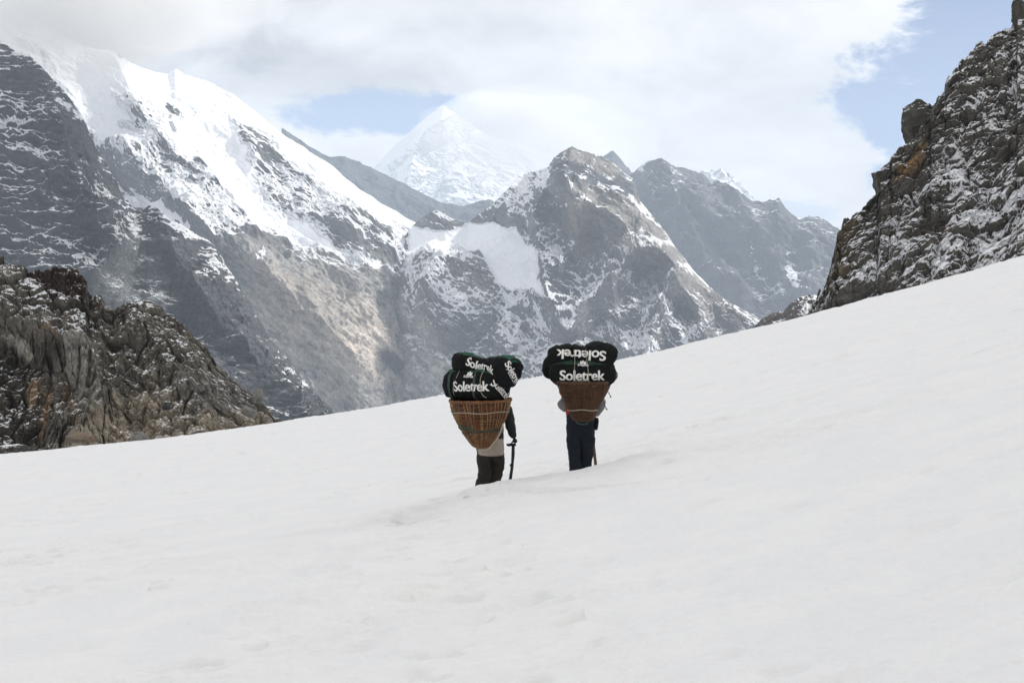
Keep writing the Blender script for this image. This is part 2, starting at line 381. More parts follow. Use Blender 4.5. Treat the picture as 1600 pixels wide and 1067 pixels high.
# --- central brown peak with the bright glacier shelf
C_TOP = [(540, 520), (560, 480), (580, 448), (600, 420), (614, 400), (627, 378), (640, 358), (655, 345), (680, 330), (696, 334), (712, 345), (730, 351), (748, 336), (766, 324), (784, 306), (800, 290), (812, 276), (830, 270), (856, 262), (866, 247),
         (880, 237), (893, 230), (910, 236), (940, 244), (962, 258), (976, 270), (990, 279), (996, 298), (1000, 314), (1020, 338), (1046, 372), (1060, 392), (1085, 424), (1108, 448), (1124, 462), (1150, 480),
         (1176, 494), (1200, 506), (1240, 520), (1290, 540)]
def c_extra(X, Y):
    dome = np.maximum(0, 1 - ((X - 700) / 85.) ** 2 - ((Y - 470) / 90.) ** 2) * 150
    shelf = soft_poly(X, Y, [(640, 350), (810, 355), (850, 440), (800, 470), (760, 400), (640, 400)], 30) * -60
    return dome + shelf
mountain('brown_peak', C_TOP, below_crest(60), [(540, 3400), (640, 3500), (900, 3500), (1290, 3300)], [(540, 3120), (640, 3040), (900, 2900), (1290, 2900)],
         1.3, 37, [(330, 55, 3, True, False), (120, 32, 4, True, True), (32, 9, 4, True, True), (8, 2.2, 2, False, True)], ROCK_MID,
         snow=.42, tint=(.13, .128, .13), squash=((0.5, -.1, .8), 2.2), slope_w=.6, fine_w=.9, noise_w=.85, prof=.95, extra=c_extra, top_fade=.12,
         spurs=[([(893, 230), (872, 262), (850, 300), (835, 345), (842, 400), (850, 460), (880, 510)], 38, 120),
                ([(893, 230), (880, 295), (905, 330), (960, 350), (1040, 400), (1110, 455)], 55, 150),
                ([(885, 295), (900, 340), (900, 390), (870, 430)], 35, 90),
                ([(1050, 385), (992, 395), (962, 430), (930, 470), (890, 520)], 34, 120),
                ([(1060, 430), (1048, 440), (1030, 490), (1008, 570)], 30, 110), ([(1052, 440), (1090, 480), (1100, 545)], 26, 80),
                ([(950, 400), (960, 480), (980, 560)], 30, 50), ([(800, 290), (790, 330), (800, 360)], 26, 50)],
         snow_paint=[([(640, 392), (760, 395), (800, 440), (790, 520), (700, 540), (630, 480)], .56, 14),
                     ([(590, 420), (700, 385), (720, 400), (660, 440), (645, 500), (640, 540), (625, 480)], .80, 12),
                     ([(700, 400), (760, 405), (775, 450), (740, 470), (705, 450)], .26, 9),
                     ([(540, 430), (625, 430), (640, 560), (700, 560), (820, 600), (820, 760), (540, 760)], .0, 18),
                     ([(790, 465), (850, 465), (900, 530), (900, 570), (830, 590), (780, 540)], .68, 16),
                     ([(812, 285), (860, 265), (860, 300), (835, 340), (880, 300), (900, 330), (860, 400), (850, 470), (835, 400), (800, 350)], .52, 10),
                     ([(870, 250), (990, 285), (995, 315), (920, 315), (860, 290)], .10, 9),
                     ([(880, 230), (975, 265), (960, 275), (900, 250)], .22, 5),
                     ([(885, 310), (1000, 330), (1060, 400), (1100, 450), (1020, 430), (960, 390), (900, 380)], .16, 12),
                     ([(880, 340), (960, 400), (960, 440), (880, 440)], .08, 12),
                     ([(1040, 400), (990, 385), (950, 430), (905, 480), (960, 460), (1000, 420)], .58, 9),
                     ([(1055, 430), (1035, 440), (1010, 500), (1000, 570), (1025, 570), (1045, 500)], .74, 7),
                     ([(1050, 445), (1085, 480), (1110, 530), (1070, 550), (1060, 500)], .58, 9),
                     ([(1100, 440), (1300, 520), (1300, 600), (1120, 540)], .22, 12),
                     ([(640, 352), (668, 362), (700, 362), (740, 352), (780, 358), (808, 360), (822, 378), (842, 404), (838, 440), (850, 472), (815, 462), (782, 455), (764, 420), (748, 398), (712, 390), (672, 392), (640, 398)], 1.15, 4),
                     ],
         tint_paint=[([(862, 256), (905, 252), (985, 286), (997, 320), (930, 322), (872, 300)], (.055, .06, .07), 7), ([(842, 380), (900, 400), (905, 470), (870, 490), (842, 450)], (.06, .064, .07), 10), ([(815, 285), (858, 268), (850, 330), (820, 330)], (.085, .09, .10), 8),  # shade of the walls below the summit put into darker rock tints
                     ([(880, 300), (1010, 320), (1110, 440), (1200, 520), (1100, 500), (980, 400), (900, 370)], (.22, .205, .19), 16),  # tan shoulder, painted lighter where the sun falls on it
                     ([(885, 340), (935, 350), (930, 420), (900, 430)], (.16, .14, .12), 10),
                     ([(880, 228), (975, 262), (960, 278), (890, 250)], (.26, .245, .225), 5),  # sunlit top strip put into a lighter tan tint
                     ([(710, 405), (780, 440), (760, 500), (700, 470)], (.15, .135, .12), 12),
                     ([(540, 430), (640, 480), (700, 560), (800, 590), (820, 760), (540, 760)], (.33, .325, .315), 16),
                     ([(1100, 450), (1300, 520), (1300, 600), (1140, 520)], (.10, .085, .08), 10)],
         label='brown rocky peak rising above a bright white glacier shelf')

# --- distant ridges
mountain('dark_ridge', [(440, 200), (505, 242), (522, 246), (538, 247), (560, 256), (582, 263), (600, 274), (622, 286), (645, 298), (660, 305), (690, 319), (718, 325), (740, 318), (765, 312), (785, 330), (830, 350)],
         [(440, 420), (830, 420)], [(440, 6100), (830, 6500)], [(440, 5600), (830, 6000)], 1.6, 41,
         [(300, 60, 4, True, False), (80, 14, 3, True, True)], ROCK_FAR, snow=.06, tint=(.07, .075, .085), slope_w=.5, fine_w=.5, noise_w=.2,
         label='low blue grey ridge behind the snow mountain and the white summit')
mountain('blue_ridge', [(900, 330), (940, 300), (975, 282), (990, 270), (1002, 262), (1030, 254), (1045, 262), (1062, 269), (1098, 275), (1106, 283), (1116, 289), (1135, 297), (1152, 302), (1174, 320), (1190, 322), (1212, 319), (1218, 317), (1226, 330), (1236, 338), (1248, 349),
         (1262, 345), (1276, 346), (1290, 353), (1305, 361), (1330, 380), (1400, 420)], below_crest(40), [(900, 5600), (1400, 5300)], [(900, 4600), (1400, 4500)], 1.5, 43,
         [(500, 120, 3, True, False), (160, 42, 4, True, True), (40, 10, 3, True, True)], ROCK_FAR, snow=.05, tint=(.085, .088, .095), slope_w=1.1, fine_w=1.0, noise_w=.45,
         spurs=[([(1030, 254), (1060, 320), (1110, 400), (1150, 460)], 60, 200), ([(1152, 302), (1180, 360), (1230, 430), (1260, 480)], 50, 200), ([(1215, 318), (1260, 400), (1290, 450)], 40, 150)],
         snow_paint=[([(990, 265), (1015, 255), (1010, 268), (995, 276)], .9, 4), ([(1165, 385), (1178, 392), (1195, 420), (1226, 448), (1222, 455), (1192, 440), (1178, 415)], .85, 4),
                     ([(1226, 392), (1240, 398), (1245, 430), (1255, 462), (1240, 462), (1228, 430)], .7, 5), ([(1105, 415), (1112, 418), (1135, 445), (1128, 446)], .6, 4),
                     ([(1000, 275), (1060, 290), (1070, 330), (1010, 320)], .30, 14)],
         label='long blue hazy ridge with pale scree streaks beside the rocky slope')
mountain('dark_pinnacle', [(900, 320), (930, 262), (943, 243), (951, 238), (957, 234), (965, 242), (974, 252), (982, 262), (995, 290), (1030, 330)], [(900, 400), (1030, 400)],
         [(900, 7000), (1030, 7000)], [(900, 6700), (1030, 6700)], 1.4, 47, [(200, 40, 4, True, False)], ROCK_FAR, snow=.1, tint=(.09, .095, .1), slope_w=.5, fine_w=.5,
         label='small pointed grey peak just behind the brown summit')
ICE = rock_snow('far_ice', 22, (0.5, 0, .8), 2, fine=.22, edge=.25, contrast=.5)
mountain('white_peak', [(500, 330), (560, 280), (586, 262), (602, 243), (620, 224), (634, 213), (648, 200), (664, 188), (680, 176), (688, 168), (694, 166), (701, 172), (712, 177), (728, 190), (748, 205), (775, 220), (810, 225), (850, 240), (900, 262), (960, 300)],
         [(500, 370), (960, 370)], [(500, 10600), (700, 10200), (960, 10800)], [(500, 9700), (960, 9700)], 1.5, 53,
         [(900, 90, 3, True, False), (220, 24, 4, True, True), (60, 7, 3, True, True)], ICE, snow=1.02, tint=(.42, .43, .47), slope_w=.3, fine_w=.5, noise_w=.2,
         spurs=[([(694, 166), (660, 215), (640, 262), (620, 320)], 60, 420)],
         snow_paint=[([(738, 290), (756, 280), (748, 310), (735, 312)], .45, 5), ([(585, 250), (700, 160), (710, 175), (640, 230), (600, 262)], 1.1, 5)],
         label='high white summit far behind with its right side lost in cloud')
mountain('fluted_snow_peak', [(1040, 320), (1080, 282), (1095, 273), (1112, 268), (1135, 270), (1152, 280), (1165, 300), (1190, 318), (1210, 330), (1260, 350)], [(1040, 380), (1260, 380)],
         [(1040, 9000), (1260, 9000)], [(1040, 8600), (1260, 8600)], 1.5, 59, [(140, 50, 3, True, False)], ICE, snow=1.05, tint=(.3, .3, .32), slope_w=.3, fine_w=.4,
         label='small bright fluted snow peak behind the blue ridge')

# ------------------------------------------------------------------ snow slope underfoot
_c = np.array([p for p in CREST if -100 <= p[0] <= 1700], float)
CP = np.polyfit((_c[:, 0] - 800) / FPX, (533.5 - _c[:, 1]) / FPX, 3)
CREST_D = 80.0
def crest_s(t):
    tc = np.clip(t, -.40, .40); dv = np.polyval(np.polyder(CP), tc)
    return np.polyval(CP, tc) + dv * (t - tc)
def base_z(x, y):
    y = np.maximum(y, .5)
    return CAM_Z + crest_s(x / y) * y - 1.6 * (1 - (y / CREST_D) ** 3) ** 2
def on_base(px, py):
    ys = np.linspace(3, 79, 4000); x = (px - 800) / FPX * ys
    k = np.argmax(base_z(x, ys) >= CAM_Z + (533.5 - py) / FPX * ys)
    return (float(x[k]), float(ys[k]))
TRAIL_PX = [(860, 1300), (840, 1067), (800, 985), (738, 900), (672, 838), (645, 806), (668, 792), (712, 784), (762, 777), (830, 763), (905, 750), (985, 728), (1060, 709), (1150, 684)]
TRAIL = [on_base(*p) for p in TRAIL_PX]
# smooth the trail
_t = np.array(TRAIL); _s = np.linspace(0, len(_t) - 1, 70)
_k = np.arange(len(_t)); TR = np.stack([np.interp(_s, _k, _t[:, 0]), np.interp(_s, _k, _t[:, 1])], 1)
for _ in range(6): TR[1:-1] = (TR[:-2] + 2 * TR[1:-1] + TR[2:]) / 4
def trail_sd(x, y):
    """distance to the trail centre, sign (+ = towards the camera side), position along it"""
    best = np.full(x.shape, 1e9); sg = np.zeros(x.shape); al = np.zeros(x.shape)
    for i in range(len(TR) - 1):
        a, b = TR[i], TR[i + 1]; d = b - a; L = d @ d + 1e-9
        u = np.clip(((x - a[0]) * d[0] + (y - a[1]) * d[1]) / L, 0, 1)
        ex, ey = x - a[0] - u * d[0], y - a[1] - u * d[1]; e = np.hypot(ex, ey)
        m = e < best; best = np.where(m, e, best); sg = np.where(m, np.sign(d[0] * ey - d[1] * ex), sg); al = np.where(m, i + u, al)
    return best, -sg, al
def ground_z(x, y):
    x = np.atleast_1d(np.asarray(x, float)); y = np.atleast_1d(np.asarray(y, float)); shp = x.shape
    x = x.ravel(); y = y.ravel()
    z = base_z(x, y)
    q = np.stack([x, y, np.zeros_like(x)], 1)
    wob = fbm(q / 1.3, 3, 5) * .22
    d, sg, al = trail_sd(x, y); d = np.maximum(d + wob * np.clip(d * 2, 0, 1), 0)
    far = sstep(63, 56, al)                                    # the groove fades away past the second porter
    tread = 1 - sstep(.16, .42, d)
    rough = 1 - sstep(.3, 2.0, d)
    turn = sstep(22, 31, al) * far
    z = z - .13 * tread * turn - .035 * (1 - sstep(.1, .8, d)) * (1 - turn)
    lip = np.where(sg > 0, np.exp(-((d - .62) / np.where(d > .62, 1.15, .30)) ** 2) * .13 + .06 * np.exp(-(d / 2.2) ** 2) * sstep(.3, .7, d), np.exp(-((d - .60) / .22) ** 2) * .03)
    z = z + lip * turn
    # foot holes in the tread and beside it
    f1, f2, v = worley(q * np.array([2.3, 2.3, 1]) + fbm(q / .3, 2, 37)[:, None] * .3, 8)
    bankm = np.where(sg > 0, 1 - turn * sstep(.3, .5, d), 1.0)
    z = z - .13 * bankm * (1 - sstep(.12, .42, f1)) * (v > .3) * 1.35 * rough * (.5 + .35 * turn) * far
    z = z + (.3 + .7 * bankm) * rough * far * (.8 + .4 * turn) * (.055 * fbm(q / .35, 4, 12) + .03 * fbm(q / .9, 2, 14))
    # wind ripples, sun cups and old filled-in prints
    q2 = q * np.array([.8, 1.0, 1])
    patch = sstep(-.12, .3, fbm(q / 4.5, 3, 21))
    z = z + .085 * fbm(q2 / 1.6, 4, 22) * (.4 + patch) + .07 * (.2 + patch) * fbm(q * np.array([1.1, 2.6, 1]), 5, 23, ridged=True)
    z = z + .11 * fbm(q / 7, 2, 25) * sstep(6, 14, y)
    g1, g2, gv = worley(q * np.array([.9, 1.25, 1]) + fbm(q / .8, 2, 33)[:, None] * .25, 31)
    z = z - .22 * (1 - sstep(.06, .30, g1)) * (gv > .62) * (.35 + .65 * patch)
    h1, h2, hv = worley(q * np.array([2.4, 3.6, 1]) + fbm(q / .4, 2, 34)[:, None] * .3, 35)
    z = z - .10 * (1 - sstep(.1, .42, h1)) * (hv > .6) * patch
    z = z + .024 * fbm(q / .22, 3, 40) * (1 - sstep(14, 30, y))
    return z.reshape(shp)
def gz(x, y): return float(ground_z(x, y)[0])

def snow_material():
    m, t, b, out = principled('glacier_snow')
    pos = t.new('ShaderNodeNewGeometry').outputs['Position']
    n1 = t.noise(pos, 1.1, 5, .55); n2 = t.noise(pos, 14, 5, .6); n3 = t.noise(pos, 160, 3, .6)
    dirt = t.new('ShaderNodeAttribute', attribute_name='trod').outputs['Fac']
    c = t.mix(t.ramp(n1, .35, .7), (.80, .81, .83, 1), (.835, .84, .85, 1))
    c = t.mix(t.math('MULTIPLY', dirt, t.ramp(n2, .4, .7, .0, .5)), c, (.80, .79, .765, 1))
    t.l.new(c, b.inputs['Base Color']); b.inputs['Roughness'].default_value = .75; b.inputs['Specular IOR Level'].default_value = .15
    bp = t.new('ShaderNodeBump'); bp.inputs['Strength'].default_value = .6; bp.inputs['Distance'].default_value = .03
    st = t.vmath('MULTIPLY', pos, (1.0, 2.2, 1.0)); n4 = t.noise(st, 3.2, 6, .6, .3)
    t.l.new(t.math('ADD', t.math('MULTIPLY', n4, 2.2), t.math('ADD', t.math('MULTIPLY', n2, .8), t.math('MULTIPLY', n3, .2))), bp.inputs['Height']); t.l.new(bp.outputs[0], b.inputs['Normal'])
    return m
def build_snow():
    tt = np.concatenate([np.linspace(-2.2, -.46, 60, endpoint=False), np.linspace(-.46, .46, 880), np.linspace(.46, 2.2, 61)[1:]])
    y1 = np.concatenate([1 / np.linspace(1 / 3.2, 1 / 16.6, 560, endpoint=False), np.arange(16.6, 24.0, .026), 1 / np.linspace(1 / 24., 1 / 60., 150)]); y2 = np.linspace(60, 150, 110)[1:]
    yy = np.concatenate([y1, y2])[::-1]
    Y = np.repeat(yy[:, None], len(tt), 1); X = Y * tt[None, :]
    Z = ground_z(X, Y)
    d, sg, al = trail_sd(X.ravel(), Y.ravel()); trod = (1 - sstep(.25, .9, d)) * sstep(56, 20, al)
    o = grid_mesh('snow_field', np.stack([X, Y, Z], -1), snow_material(), True, {'trod': trod.reshape(X.shape)}, label='smooth tilted snow slope crossed by a trodden trail', cat='snow slope')
    return o
build_snow()

# ------------------------------------------------------------------ near rock slopes
ROCK_RIGHT = rock_snow('snowy_cliff_rock', .16, (-.45, -.1, .88), 2.6, fine=.40, edge=.06, contrast=1.0)
ROCK_LEFT = rock_snow('brown_cliff_rock', .14, (.62, -.2, .6), 2.0, fine=.38, edge=.08, contrast=1.15)
I_TOP = [(1235, 530), (1262, 495), (1278, 466), (1292, 438), (1300, 412), (1304, 392), (1308, 370), (1318, 348), (1345, 326), (1370, 308), (1373, 290), (1376, 268), (1390, 258), (1394, 240), (1412, 232), (1428, 220), (1440, 205),
         (1452, 182), (1456, 164), (1474, 136), (1480, 122), (1492, 106), (1512, 94), (1530, 74), (1558, 52), (1580, 42), (1588, 30), (1590, 8), (1600, 2), (1640, -40), (1760, -160), (1900, -260)]
mountain('rocky_slope', I_TOP, below_crest(45), [(1235, 128), (1400, 135), (1600, 146), (1900, 170)], [(1235, 122), (1400, 116), (1600, 110), (1900, 105)], 1.0, 61,
         [(16, 2.2, 3, True, False), (5, .9, 3, True, True), (1.6, .22, 3, True, True)], ROCK_RIGHT, snow=.60, tint=(.10, .093, .08), slope_w=1.5, fine_w=.8, noise_w=.75,
         squash=((-.45, -.1, .88), 3.0), smooth=False, blocks=[(3.0, 1.0, ((-.45, -.1, .88), 2.1)), (1.2, .5, ((-.45, -.1, .88), 2.3)), (.5, .16, ((-.45, -.1, .88), 1.6))], prof=.85, top_fade=.3, warp=6,
         snow_paint=[([(1372, 300), (1460, 160), (1600, 0), (1700, -40), (1600, 60), (1500, 140), (1450, 250), (1400, 330), (1310, 400), (1260, 500), (1290, 400)], .20, 16),
                     ([(1330, 400), (1450, 300), (1520, 180), (1600, 100), (1700, 90), (1700, 380), (1500, 430), (1330, 480)], .88, 24),
                     ([(1520, 200), (1600, 170), (1700, 160), (1700, 290), (1600, 280), (1500, 260)], .42, 14), ([(1440, 330), (1480, 345), (1470, 380), (1435, 375)], .1, 6)],
         tint_paint=[([(1425, 250), (1445, 240), (1440, 275), (1405, 300), (1395, 295)], (.24, .155, .075), 7), ([(1455, 355), (1490, 350), (1485, 370), (1455, 375)], (.14, .065, .04), 5),
                     ([(1530, 380), (1620, 330), (1700, 330), (1700, 450), (1500, 450)], (.14, .125, .105), 14), ([(1310, 370), (1345, 340), (1330, 440), (1285, 480)], (.10, .082, .055), 10)],
         label='steep dark rocky slope streaked with fresh snow beside the glacier', name_cat='cliff')
J_TOP = [(-160, 395), (-60, 398), (0, 410), (12, 416), (24, 424), (60, 424), (92, 418), (112, 420), (134, 436), (140, 462), (158, 464), (166, 478), (176, 486), (190, 480), (204, 474), (232, 476), (252, 488), (272, 502), (300, 524), (322, 548), (340, 576), (364, 598),
         (384, 616), (402, 630), (430, 660), (460, 680)]
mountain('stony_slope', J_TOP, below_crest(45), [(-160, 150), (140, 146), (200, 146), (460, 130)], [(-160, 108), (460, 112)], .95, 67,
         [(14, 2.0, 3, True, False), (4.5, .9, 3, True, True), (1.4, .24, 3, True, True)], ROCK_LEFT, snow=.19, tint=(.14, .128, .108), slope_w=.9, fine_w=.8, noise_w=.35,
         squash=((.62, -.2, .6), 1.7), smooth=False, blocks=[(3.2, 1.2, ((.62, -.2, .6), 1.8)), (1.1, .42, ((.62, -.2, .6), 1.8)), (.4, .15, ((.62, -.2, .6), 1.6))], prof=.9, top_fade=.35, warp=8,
         spurs=[([(0, 470), (60, 510), (130, 540), (170, 600), (120, 690)], 60, 7.0), ([(30, 420), (120, 430), (200, 520)], 30, 3.5), ([(200, 475), (260, 560), (330, 640)], 35, 2.5)],
         snow_paint=[([(15, 430), (45, 425), (120, 470), (150, 520), (110, 530), (50, 480)], .42, 9), ([(200, 480), (270, 520), (330, 600), (300, 640), (220, 600), (190, 540)], .26, 12)],
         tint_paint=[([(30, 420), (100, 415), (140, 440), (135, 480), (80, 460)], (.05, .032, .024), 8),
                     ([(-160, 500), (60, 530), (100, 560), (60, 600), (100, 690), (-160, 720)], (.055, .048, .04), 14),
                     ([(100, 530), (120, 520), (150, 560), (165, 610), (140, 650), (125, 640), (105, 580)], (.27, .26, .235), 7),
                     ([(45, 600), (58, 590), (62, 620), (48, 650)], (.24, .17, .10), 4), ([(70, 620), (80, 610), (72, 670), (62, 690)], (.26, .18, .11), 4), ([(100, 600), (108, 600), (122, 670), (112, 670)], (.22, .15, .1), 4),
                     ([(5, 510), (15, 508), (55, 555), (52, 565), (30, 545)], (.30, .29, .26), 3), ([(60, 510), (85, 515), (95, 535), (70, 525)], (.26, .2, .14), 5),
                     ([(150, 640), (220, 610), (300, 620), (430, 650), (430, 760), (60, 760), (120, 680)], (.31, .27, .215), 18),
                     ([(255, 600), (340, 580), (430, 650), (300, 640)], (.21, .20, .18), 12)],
         label='brown stony slope with folded rock slabs below the dark mountain', name_cat='cliff')
mountain('snow_dusted_outcrop', [(1170, 520), (1190, 500), (1204, 492), (1225, 486), (1236, 476), (1246, 468), (1258, 464), (1272, 462), (1290, 470), (1330, 500)], below_crest(25), [(1170, 900), (1330, 820)], [(1170, 840), (1330, 760)], 1.0, 71,
         [(30, 5, 4, True, False), (8, 1.6, 3, True, True)], ROCK_DARK, snow=.3, tint=(.08, .065, .06), slope_w=1, fine_w=1,
         snow_paint=[([(1236, 470), (1275, 460), (1265, 500), (1240, 495)], .55, 6)], label='small dark outcrop dusted with snow at the foot of the steep slope', name_cat='outcrop')

# ------------------------------------------------------------------ helpers for things
def thing(name, label, cat, loc, group=None):
    o = bpy.data.objects.new(name, None); COL.objects.link(o); o.location = loc; o.empty_display_size = .1
    o['label'] = label; o['category'] = cat
    if group: o['group'] = group
    return o
def mesh_obj(name, V, F, mat, parent=None, smooth=True, label=None):
    """V in world space; the object keeps its parent's origin"""
    org = np.array(parent.matrix_basis.translation[:]) if parent is not None else np.mean(V, 0)
    if parent is not None:
        p = parent.parent
        while p is not None: org = org + np.array(p.matrix_basis.translation[:]); p = p.parent
    me = bpy.data.meshes.new(name); me.from_pydata([tuple(v) for v in (np.asarray(V) - org)], [], [tuple(int(q) for q in f) for f in F]); me.update()
    me.polygons.foreach_set('use_smooth', [smooth] * len(me.polygons))
    for m in (mat if isinstance(mat, (list, tuple)) else [mat]): me.materials.append(m)
    o = bpy.data.objects.new(name, me); COL.objects.link(o)
    if parent is not None: o.parent = parent
    else: o.location = org
    if label: o['label'] = label
    return o
def W(px, py, d):
    return np.array([(px - 800) / FPX * d, d, CAM_Z + (533.5 - py) / FPX * d])
def tube(paths, radius, sides=6):
    V, F = [], []
    for P in paths:
        P = np.asarray(P, float); n = len(P); b = len(V)
        T = np.gradient(P, axis=0); T /= np.linalg.norm(T, axis=1)[:, None] + 1e-9
        up = np.array([0, 0, 1.]) if abs(T[0][2]) < .9 else np.array([0, 1., 0])
        r = np.full(n, radius) if np.isscalar(radius) else np.interp(np.linspace(0, 1, n), np.linspace(0, 1, len(radius)), radius)
        A = np.cross(T, up); A /= np.linalg.norm(A, axis=1)[:, None] + 1e-9; B = np.cross(T, A)
        for i in range(n):
            for k in range(sides):
                a = 2 * math.pi * k / sides; V.append(P[i] + r[i] * (math.cos(a) * A[i] + math.sin(a) * B[i]))
        for i in range(n - 1):
            for k in range(sides):
                F.append((b + i * sides + k, b + i * sides + (k + 1) % sides, b + (i + 1) * sides + (k + 1) % sides, b + (i + 1) * sides + k))
        F.append(tuple(b + k for k in range(sides))[::-1]); F.append(tuple(b + (n - 1) * sides + k for k in range(sides)))
    return np.array(V), F
def curve_pts(pts, n):
    """Catmull-Rom through pts"""
    P = np.array(pts, float); P = np.vstack([2 * P[0] - P[1], P, 2 * P[-1] - P[-2]]); out = []
    for u in np.linspace(0, len(pts) - 1 - 1e-6, n):
        i = int(u); t = u - i; a, b, c, d = P[i:i + 4]
        out.append(.5 * ((2 * b) + (-a + c) * t + (2 * a - 5 * b + 4 * c - d) * t * t + (-a + 3 * b - 3 * c + d) * t ** 3))
    return np.array(out)
def skinned(nodes, edges, sub=2):
    """nodes: [(xyz, rx, ry)] -> continuous limb surface (verts, faces), baked"""
    me = bpy.data.meshes.new('tmp'); me.from_pydata([tuple(n[0]) for n in nodes], edges, []); me.update()
    o = bpy.data.objects.new('tmp', me); COL.objects.link(o)
    mo = o.modifiers.new('s', 'SKIN'); mo.use_smooth_shade = True
    if not me.skin_vertices:
        bpy.context.view_layer.objects.active = o; o.select_set(True)
        bpy.ops.mesh.customdata_skin_add()
    for i, n in enumerate(nodes):
        me.skin_vertices[0].data[i].radius = (n[1], n[2]); me.skin_vertices[0].data[i].use_root = (i == 0)
    ss = o.modifiers.new('u', 'SUBSURF'); ss.levels = sub; ss.render_levels = sub
    dg = bpy.context.evaluated_depsgraph_get(); dg.update(); ev = o.evaluated_get(dg); m2 = ev.to_mesh()
    V = np.array([v.co[:] for v in m2.vertices]); F = [tuple(p.vertices) for p in m2.polygons]; ev.to_mesh_clear()
    bpy.data.objects.remove(o); bpy.data.meshes.remove(me)
    return V, F
def vnormals(V, F):
    N = np.zeros_like(V)
    for f in F:
        a, b, c = V[f[0]], V[f[1]], V[f[2]]; n = np.cross(b - a, c - a)
        for i in f: N[i] += n
    return N / (np.linalg.norm(N, axis=1)[:, None] + 1e-12)
def wrinkle(V, F, scale, amp, seed, squash=(1, 1, 1)):
    n = fbm(V * np.array(squash) / scale + fbm(V / scale, 2, seed + 1)[:, None] * .4, 4, seed, ridged=True) - .2
    return V + vnormals(V, F) * (amp * n)[:, None]
def merge(*parts):
    V, F, b = [], [], 0
    for v, f in parts:
        V.append(v); F += [tuple(i + b for i in q) for q in f]; b += len(v)
    return np.vstack(V), F

def cloth(name, col, var=.25, rough=.85, scale=60, weave=True, bump=.004):
    m, t, b, out = principled(name)
    pos = t.new('ShaderNodeNewGeometry').outputs['Position']
    n1 = t.noise(pos, 9, 4, .6); n2 = t.noise(pos, scale * 4, 3, .6)
    f = t.math('ADD', 1 - var * .9, t.math('MULTIPLY', t.math('ADD', n1, t.math('MULTIPLY', n2, .5)), var * 1.3))
    cc = t.new('ShaderNodeCombineColor'); [t.l.new(f, cc.inputs[i]) for i in range(3)]
    t.l.new(t.mix(1.0, (*col, 1), cc.outputs[0], 'MULTIPLY'), b.inputs['Base Color'])
    b.inputs['Roughness'].default_value = rough; b.inputs['Specular IOR Level'].default_value = .3
    bp = t.new('ShaderNodeBump'); bp.inputs['Strength'].default_value = .5; bp.inputs['Distance'].default_value = bump
    t.l.new(t.noise(pos, 28, 5, .6, .5), bp.inputs['Height']); t.l.new(bp.outputs[0], b.inputs['Normal'])
    return m
M_SKIN = cloth('weathered_skin', (.22, .11, .065), .2, .55)
M_TROUSER1 = cloth('dark_brown_trouser_cloth', (.020, .017, .013), .5)
M_TROUSER2 = cloth('navy_trouser_cloth', (.006, .0095, .018), .4)
M_JACKET1 = cloth('dark_green_jacket_cloth', (.017, .022, .020), .4)
M_TUNIC = cloth('beige_coat_cloth', (.33, .285, .24), .3)
M_PATCH = cloth('dark_brown_patch_cloth', (.045, .03, .022), .3)
M_RED = cloth('red_jacket_cloth', (.36, .035, .04), .3)
M_GREY = cloth('grey_sleeve_cloth', (.20, .20, .195), .45)
M_BLACK = cloth('black_glove_cloth', (.010, .010, .011), .3)
M_BOOT = cloth('dark_boot_leather', (.018, .015, .013), .3, .5)
M_HAT = cloth('dark_knit', (.03, .03, .04), .3)
M_PRINT = cloth('white_print', (.74, .74, .72), .10, .6, bump=.0005)
M_CORD = cloth('pale_cord', (.36, .34, .28), .2)
M_WEBBING = cloth('green_webbing', (.035, .06, .045), .4)
M_CANE = cloth('black_stick', (.014, .014, .016), .4, .5)
M_WOOD = cloth('brown_stick_wood', (.13, .075, .05), .5, .6)

def bag_cloth(name, dark, green):
    m, t, b, out = principled(name)
    pos = t.new('ShaderNodeNewGeometry').outputs['Position']
    f = t.new('ShaderNodeAttribute', attribute_name='panel').outputs['Fac']
    n1 = t.noise(pos, 7, 5, .6); n2 = t.noise(pos, 220, 3, .6)
    c = t.mix(t.ramp(f, .45, .55), dark, green)
    k = t.math('ADD', .55, t.math('ADD', t.math('MULTIPLY', n1, .7), t.math('MULTIPLY', n2, .25)))
    cc = t.new('ShaderNodeCombineColor'); [t.l.new(k, cc.inputs[i]) for i in range(3)]
    t.l.new(t.mix(1.0, c, cc.outputs[0], 'MULTIPLY'), b.inputs['Base Color']); b.inputs['Roughness'].default_value = .8; b.inputs['Specular IOR Level'].default_value = .15
    bp = t.new('ShaderNodeBump'); bp.inputs['Strength'].default_value = .6; bp.inputs['Distance'].default_value = .008
    t.l.new(t.noise(pos, 14, 5, .6, .8), bp.inputs['Height']); t.l.new(bp.outputs[0], b.inputs['Normal'])
    return m
M_BAG = bag_cloth('duffel_cloth', (.0045, .005, .0055, 1), (.018, .075, .050, 1))
M_BAG2 = bag_cloth('faded_duffel_cloth', (.0045, .006, .006, 1), (.022, .048, .034, 1))

